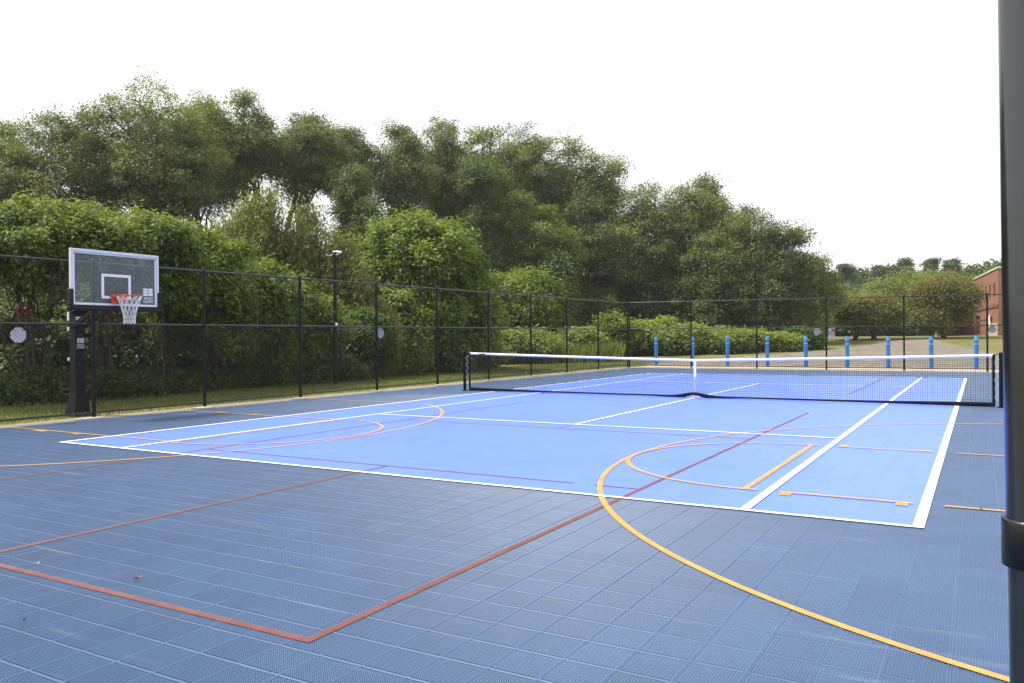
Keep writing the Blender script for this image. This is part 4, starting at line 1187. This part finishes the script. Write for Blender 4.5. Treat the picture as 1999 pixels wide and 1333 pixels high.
# a far wood that closes the view low behind everything
r = np.random.default_rng(5)
def wood(name, pts, h0, h1, nclump, leaf, label):
    c = Crown()
    P = []
    seg_l = [math.hypot(b[0]-a[0], b[1]-a[1]) for a, b in zip(pts[:-1], pts[1:])]
    tot = sum(seg_l)
    for (a, b), l in zip(zip(pts[:-1], pts[1:]), seg_l):
        n = int(nclump*l/tot); t = r.random(n)
        x = a[0]+(b[0]-a[0])*t; y = a[1]+(b[1]-a[1])*t
        top = h0+(h1-h0)*(0.5+0.5*np.sin(x*0.31+y*0.17)*np.sin(x*0.13-y*0.23))
        P.append(np.stack([x+r.normal(0, 1.5, n), y+r.normal(0, 1.5, n), top*r.random(n)**0.8+(0.0 if y.mean() < 22 else 1.0)], 1))
    P = np.concatenate(P); k = 26
    idx = np.repeat(np.arange(len(P)), k)
    q = P[idx]+r.normal(size=(len(idx), 3))*np.array([[.7, .7, .4]])
    ct = np.clip(r.normal(.35, .15, len(P)), 0, 1)
    c.add(leaf_quads(q, unit(r.normal(size=(len(idx), 3))+np.array([[0, 0, .7]])), leaf*r.uniform(.6, 1.3, len(idx)), 0.6, r), np.clip(ct[idx]+r.normal(0, .12, len(idx)), 0, 1))
    o = link_mesh(name, c.mesh(name), LEAF['dark'], None)
    return tag(o, label, kind='stuff')
wood('far_wood', [spot(-260, 46), spot(0, 58), spot(300, 64), spot(620, 68), spot(900, 70), spot(1300, 80), spot(1560, 84)], 4.2, 6.5, 3800, 0.34, 'shaded wood closing the view behind the tall trees')
wood('far_wood', [spot(1590, 130), spot(1800, 135), spot(2300, 120)], 8.0, 10.5, 2000, 0.6, 'dim treeline beyond the lawn')

wood('far_wood', [spot(-260, 33), spot(-40, 34), spot(150, 36), spot(300, 38), spot(470, 42), spot(620, 46)], 3.4, 4.4, 2600, 0.24, 'shaded undergrowth closing the hollow behind the sumac thicket')

# --- grass: blades on the strip behind the fence, tall weeds before the thicket
def blades(name, pts, h, wd, kind, label, lean=0.35):
    n = len(pts); d = r.normal(size=(n, 3)); d[:, 2] = 0; d = unit(d)
    hh = h*r.uniform(0.5, 1.4, n)
    b = np.cross(d, np.array([0, 0, 1.0]))
    p = np.array(pts)
    tip = p+d*(hh*lean)[:, None]+np.array([[0, 0, 1.0]])*hh[:, None]
    mid = p+d*(hh*lean*0.35)[:, None]+np.array([[0, 0, 0.6]])*hh[:, None]
    w_ = wd*r.uniform(0.7, 1.3, n)[:, None]
    v = np.stack([p-b*w_*0.5, p+b*w_*0.5, mid+b*w_*0.4, tip, mid-b*w_*0.4], 1).reshape(-1, 3)
    f = np.arange(n*5).reshape(-1, 5)
    o = link_mesh(name, np_mesh(name, v, f, attr=np.repeat(np.clip(r.normal(.45, .22, n), 0, 1), 5)), LEAF[kind])
    return tag(o, label, kind='stuff')
n = 60000
yy = -14+40*r.random(n)**1.3; x0 = np.array([fx(y)-0.30 for y in yy]); xx = x0-r.random(n)*5.6
keep = r.random(n) < np.where(xx > x0-0.2, 0.4, 1)
pts = np.stack([xx, yy, np.array([terrain(a, b) for a, b in zip(xx, yy)])-0.05], 1)[keep]
blades('short_grass', pts, 0.06, 0.012, 'grass', 'short grass between the long fence and the bushes')
n = 4500
us = r.uniform(955, 1215, n); Ds = r.uniform(46, 51, n)
P = np.array([spot(a, b) for a, b in zip(us, Ds)])
pts = np.stack([P[:, 0], P[:, 1], np.array([terrain(a, b)-0.05 for a, b in P])], 1)
blades('tall_weeds', pts, 0.85, 0.045, 'weed', 'tall pale green weeds behind the fence left of its corner', 0.25)

# ------------------------------------------------------------------ brick building
brick_m, nt, b, out = new_mat('red_brick')
b.inputs['Roughness'].default_value = 0.85; b.inputs['Specular IOR Level'].default_value = 0.2
tc = nt.nodes.new('ShaderNodeTexCoord'); bt = nt.nodes.new('ShaderNodeTexBrick')
bt.inputs['Color1'].default_value = (0.27, 0.105, 0.064, 1); bt.inputs['Color2'].default_value = (0.21, 0.080, 0.050, 1); bt.inputs['Mortar'].default_value = (0.26, 0.15, 0.11, 1)
bt.inputs['Scale'].default_value = 1.0; bt.inputs['Mortar Size'].default_value = 0.01; bt.inputs['Brick Width'].default_value = 0.22; bt.inputs['Row Height'].default_value = 0.075
mp = nt.nodes.new('ShaderNodeMapping'); mp.inputs['Rotation'].default_value = (R(90), 0, 0)
nt.links.new(tc.outputs['Object'], mp.inputs['Vector']); nt.links.new(mp.outputs[0], bt.inputs['Vector']); nt.links.new(bt.outputs[0], b.inputs['Base Color'])
trim_m = mat('pale_coping', (0.50, 0.46, 0.42), 0.7, var=0.1)
glass_m = mat('dark_window_glass', (0.02, 0.022, 0.025), 0.12, spec=0.8)
frame_m = mat('dark_window_frame', (0.05, 0.045, 0.04), 0.5)
soffit_m = mat('brown_band', (0.14, 0.06, 0.045), 0.8, var=0.1)
N_ = np.array(spot(1949, 80)); F_ = np.array(spot(1901, 96))
dv = F_-N_; LB = float(np.hypot(*dv)); ang = math.atan2(dv[1], dv[0])
zb = terrain(*N_)-0.1
bld = empty('brick_building', (N_[0], N_[1], zb), ang)     # local +x runs back along the sunlit wall, local +y faces the court side
HB = height_at(1949, 524, 80)-zb
tag(bld, 'two storey red brick building at the right behind the lawn', 'building')
# the long wall with real openings: cells around windows and door
DEP = 22.0
def wall_with_holes(name, L, H, holes, m, parent, thick=0.3):
    xsb = sorted({0, L, *[h[0] for h in holes], *[h[1] for h in holes]}); zsb = sorted({0, H, *[h[2] for h in holes], *[h[3] for h in holes]})
    mb = MB()
    def hole(i, j):
        cx, cz = (xsb[i]+xsb[i+1])/2, (zsb[j]+zsb[j+1])/2
        return any(h[0] < cx < h[1] and h[2] < cz < h[3] for h in holes)
    vid = {}
    def V_(i, k, j):
        if (i, k, j) not in vid: vid[(i, k, j)] = len(mb.v); mb.v.append((xsb[i], -thick*k, zsb[j]))
        return vid[(i, k, j)]
    nx, nz = len(xsb)-1, len(zsb)-1
    for i in range(nx):
        for j in range(nz):
            if hole(i, j): continue
            mb.f += [(V_(i, 0, j), V_(i, 0, j+1), V_(i+1, 0, j+1), V_(i+1, 0, j)), (V_(i, 1, j), V_(i+1, 1, j), V_(i+1, 1, j+1), V_(i, 1, j+1))]; mb.sm += [False, False]
            for di, dj, q in ((-1, 0, ((i, j), (i, j+1))), (1, 0, ((i+1, j+1), (i+1, j))), (0, -1, ((i+1, j), (i, j))), (0, 1, ((i, j+1), (i+1, j+1)))):
                a, c = i+di, j+dj
                if a < 0 or c < 0 or a >= nx or c >= nz or hole(a, c):
                    (p1, p2), (p3, p4) = q
                    mb.f.append((V_(p1, 0, p2), V_(p1, 1, p2), V_(p3, 1, p4), V_(p3, 0, p4))); mb.sm.append(False)
    return mb.build(name, m, parent)
z_w0, z_w1 = HB*0.600, HB*0.81
wins = []
for k in range(6):
    c = LB*(0.13+0.165*k); wins.append((c-0.48, c+0.48, z_w0, z_w1))
door = (LB*0.70, LB*0.93, 0.15, HB*0.355)
wall_with_holes('long_wall', LB, HB, wins+[door], brick_m, bld)
for w in wins:
    f = MB().box(((w[0]+w[1])/2, -0.17, w[2]+0.04), (w[1]-w[0], 0.08, 0.08)).box(((w[0]+w[1])/2, -0.17, w[3]-0.04), (w[1]-w[0], 0.08, 0.08)) \
        .box((w[0]+0.04, -0.17, (w[2]+w[3])/2), (0.08, 0.08, w[3]-w[2]-0.16)).box((w[1]-0.04, -0.17, (w[2]+w[3])/2), (0.08, 0.08, w[3]-w[2]-0.16)).build('window', frame_m, bld)
    f['kind'] = 'stuff'
    MB().box(((w[0]+w[1])/2, -0.20, (w[2]+w[3])/2), (w[1]-w[0]-0.14, 0.02, w[3]-w[2]-0.14)).build('pane', glass_m, f)
dd = MB().box(((door[0]+door[1])/2, -0.2, (door[2]+door[3])/2), (door[1]-door[0], 0.06, door[3]-door[2])).build('door', frame_m, bld)
MB().box((door[0]+0.5, -0.15, 1.2), (0.05, 0.08, 0.5)).build('handle', trim_m, dd)
MB().box((LB/2, 0.03, HB*0.455), (LB+0.02, 0.10, 0.22)).build('brick_band', soffit_m, bld)
MB().box((LB/2, 0.02, HB*0.27), (LB*0.62, 0.05, 0.10)).build('brick_band', soffit_m, bld)
MB().box((LB*0.40/2+0.1, 0.035, 0.55), (LB*0.40, 0.075, 1.1)).build('pale_plinth', mat('pale_plinth', (0.5, 0.42, 0.36), 0.8, var=0.1), bld)
# end wall facing the camera, roof slab, coping
MB().box((0.15, -DEP/2-0.3, HB/2), (0.3, DEP, HB)).build('end_wall', brick_m, bld)
MB().box((LB/2, -DEP/2-0.3, HB-0.35), (LB-0.6, DEP-0.2, 0.3)).build('roof', trim_m, bld)
MB().box((LB/2, -0.14, HB+0.085), (LB+0.16, 0.46, 0.16), bev=0.02).build('coping', trim_m, bld)
MB().box((0.12, -DEP/2-0.4, HB+0.085), (0.44, DEP-0.1, 0.16), bev=0.02).build('coping', trim_m, bld)
lv = MB().box((-0.06, -1.05, HB*0.30), (0.10, 1.5, HB*0.24)).build('louvre_window', frame_m, bld)
for k in range(7):
    MB().box((-0.13, -1.05, HB*0.20+k*HB*0.033), (0.06, 1.36, 0.09)).build('slat', glass_m, lv)
# lower shaded wing that turns towards the camera
wing = empty('brick_wing', (F_[0], F_[1], terrain(*F_)-0.1), ang)
W_L = np.array(spot(1846, 97))
wl = float(np.hypot(*(W_L-F_)))
HW = height_at(1880, 560, 98)-terrain(*F_)
MB().box((0.6, wl/2+0.02, HW/2), (0.3, wl, HW)).build('front_wall', brick_m, wing)
MB().box((5, wl/2+0.02, HW-0.1), (8.5, wl, 0.25)).build('roof', trim_m, wing)
MB().box((0.55, wl/2+0.02, HW+0.08), (0.5, wl+0.2, 0.15)).build('coping', trim_m, wing)
for k in range(3):
    wn_ = MB().box((0.43, wl*(0.2+0.28*k), HW*0.32), (0.06, wl*0.18, HW*0.3)).build('window', frame_m, wing)
    MB().box((0.39, wl*(0.2+0.28*k), HW*0.32), (0.02, wl*0.15, HW*0.26)).build('pane', glass_m, wn_)
tag(wing, 'shaded brick wing joining the sunlit building, half hidden by the olive tree', 'building')
# brick pier with pale stripes
px, py = spot(1838, 76)
pier = empty('brick_pier', (px, py, terrain(px, py)-0.05), 0.1)
HP = height_at(1838, 622, 76)-terrain(px, py)
MB().box((0, 0, HP/2), (0.62, 0.62, HP), bev=0.02).build('brick_shaft', brick_m, pier)
MB().box((0, 0, HP+0.06), (0.74, 0.74, 0.12), bev=0.02).build('cap_stone', trim_m, pier)
MB().box((-0.42, -0.1, HP*0.5), (0.12, 0.12, HP), bev=0.01).build('white_downpipe', M_['white'], pier)
tag(pier, 'short brick pier with a white pipe under the olive tree', 'pier')
# white cloth hung on the long wall
bn = empty('cloth_banner', (N_[0]+dv[0]*0.27, N_[1]+dv[1]*0.27, zb+HB*0.22), ang)
mb = MB(); nb = 6
vs = [(-0.75+1.5*i/nb + 0.15*j/nb, 0.10+0.05*math.sin(i*1.3+j), 0.75-1.5*j/nb-0.22*i/nb+0.1*math.sin(j*0.9)*(i/nb)) for j in range(nb+1) for i in range(nb+1)]
fs = [(j*(nb+1)+i, j*(nb+1)+i+1, (j+1)*(nb+1)+i+1, (j+1)*(nb+1)+i) for j in range(nb) for i in range(nb)]
mb.add(vs, fs, True).build('cloth', mat('cream_cloth', (0.62, 0.55, 0.46), 0.9, var=0.08, scale=3), bn)
tag(bn, 'cream cloth hanging askew on the sunlit brick wall', 'banner')
bn2 = None

# ------------------------------------------------------------------ far parked car and guard rail behind the lawn trees
cx_, cy_ = spot(1812, 92)
car = empty('parked_car', (cx_, cy_, terrain(cx_, cy_)-0.04), R(12))
paint = mat('dark_blue_paint', (0.012, 0.02, 0.05), 0.2, spec=0.7)
prof = [(-2.1, 0.35), (-2.15, 0.75), (-1.6, 0.92), (-0.9, 0.98), (-0.35, 1.42), (0.9, 1.45), (1.55, 1.0), (2.1, 0.92), (2.15, 0.4)]
mb = MB(); k = len(prof)
vs = [(x, -0.85, z) for x, z in prof]+[(x, 0.85, z) for x, z in prof]
mb.add(vs, [tuple(range(k)), tuple(reversed(range(k, 2*k)))]+[(i, i+k, (i+1) % k+k, (i+1) % k) for i in range(k)]).build('body', paint, car)
for s in (-1, 1):
    MB().add([(-0.75, s*0.856, 1.0), (-0.3, s*0.856, 1.36), (0.85, s*0.856, 1.38), (1.4, s*0.856, 1.02)], [(0, 1, 2, 3)]).build('side_window', glass_m, car)
    for x in (-1.35, 1.35):
        w = MB().tube([(x, s*0.78, 0.32), (x, s*0.90, 0.32)], 0.32, 16).build('wheel', M_['rubber'], car)
        MB().tube([(x, s*0.901, 0.32), (x, s*0.915, 0.32)], 0.19, 12).build('rim', M_['sign'], w)
    MB().box((-2.13, s*0.6, 0.66), (0.08, 0.35, 0.14), bev=0.02).build('headlight', M_['white'], car)
tag(car, 'dark blue car parked far off left of the brick pier', 'car')
gx, gy = spot(1718, 96); gx2, gy2 = spot(1800, 99)
gr = empty('guard_rail', (gx, gy, terrain(gx, gy)-0.04))
for k in range(6):
    t = k/5
    MB().box(((gx2-gx)*t, (gy2-gy)*t, 0.35), (0.12, 0.12, 0.8)).build('post', M_['sign_grey'], gr)
MB().tube([(0, -0.1, 0.62), (gx2-gx, gy2-gy-0.1, 0.62)], 0.14, 8).build('rail', M_['alu'], gr)
tag(gr, 'low pale guard rail far behind the twin trunk trees', 'guard rail')

# ------------------------------------------------------------------ thin summer haze
hm = bpy.data.materials.new('haze_air'); hm.use_nodes = True
nt = hm.node_tree
for n in list(nt.nodes): nt.nodes.remove(n)
out = nt.nodes.new('ShaderNodeOutputMaterial'); pv = nt.nodes.new('ShaderNodeVolumePrincipled')
pv.inputs['Color'].default_value = (0.93, 0.95, 0.97, 1)
pv.inputs['Density'].default_value = 0.0004
pv.inputs['Anisotropy'].default_value = 0.3
nt.links.new(pv.outputs[0], out.inputs['Volume'])
hz = MB().box((0, 75, 11.0), (620, 570, 24.2)).build('haze', hm)
tag(hz, 'thin pale summer haze in the air', kind='stuff')

# ------------------------------------------------------------------ small litter on the court
def litter(u, v, size, m, name, label, cat, n=7, seed=0):
    d = pix_ray(u, v); t = (0-CAM[2])/d[2]; x, y = CAM[0]+d[0]*t, CAM[1]+d[1]*t
    r2 = np.random.default_rng(seed); mb = MB()
    pts = []
    for k in range(2*n):
        a = math.pi*k/n; rr = size*(1 if k % 2 == 0 else 0.5)*r2.uniform(.7, 1.2)
        pts.append((rr*math.cos(a), rr*0.7*math.sin(a), 0.012+size*0.35*abs(math.sin(a*1.5+seed))))
    vs = [(0, 0, 0.008)]+pts
    mb.add(vs, [(0, 1+k, 1+(k+1) % (2*n)) for k in range(2*n)])
    o = mb.build(name, m, None, (x, y, 0.002)); o.rotation_euler = (0, 0, seed)
    return tag(o, label, cat)
dead = mat('dry_leaf', (0.36, 0.12, 0.07), 0.8, var=0.3, scale=40)
dead2 = mat('dry_leaf_brown', (0.16, 0.11, 0.06), 0.8, var=0.3, scale=40)
litter(268, 1133, 0.030, dead, 'fallen_leaf', 'reddish curled leaf lying inside the red rectangle near the front', 'leaf', seed=1)
litter(48, 1214, 0.016, dead2, 'fallen_leaf', 'tiny brown leaf lying at the lower left of the court', 'leaf', seed=2)
litter(75, 1103, 0.014, M_['white'], 'paper_scrap', 'tiny white scrap lying beside the red corner line', 'scrap', seed=3)
litter(1915, 996, 0.018, dead2, 'fallen_leaf', 'tiny dark leaf on the yellow key line by the black pole', 'leaf', seed=4)
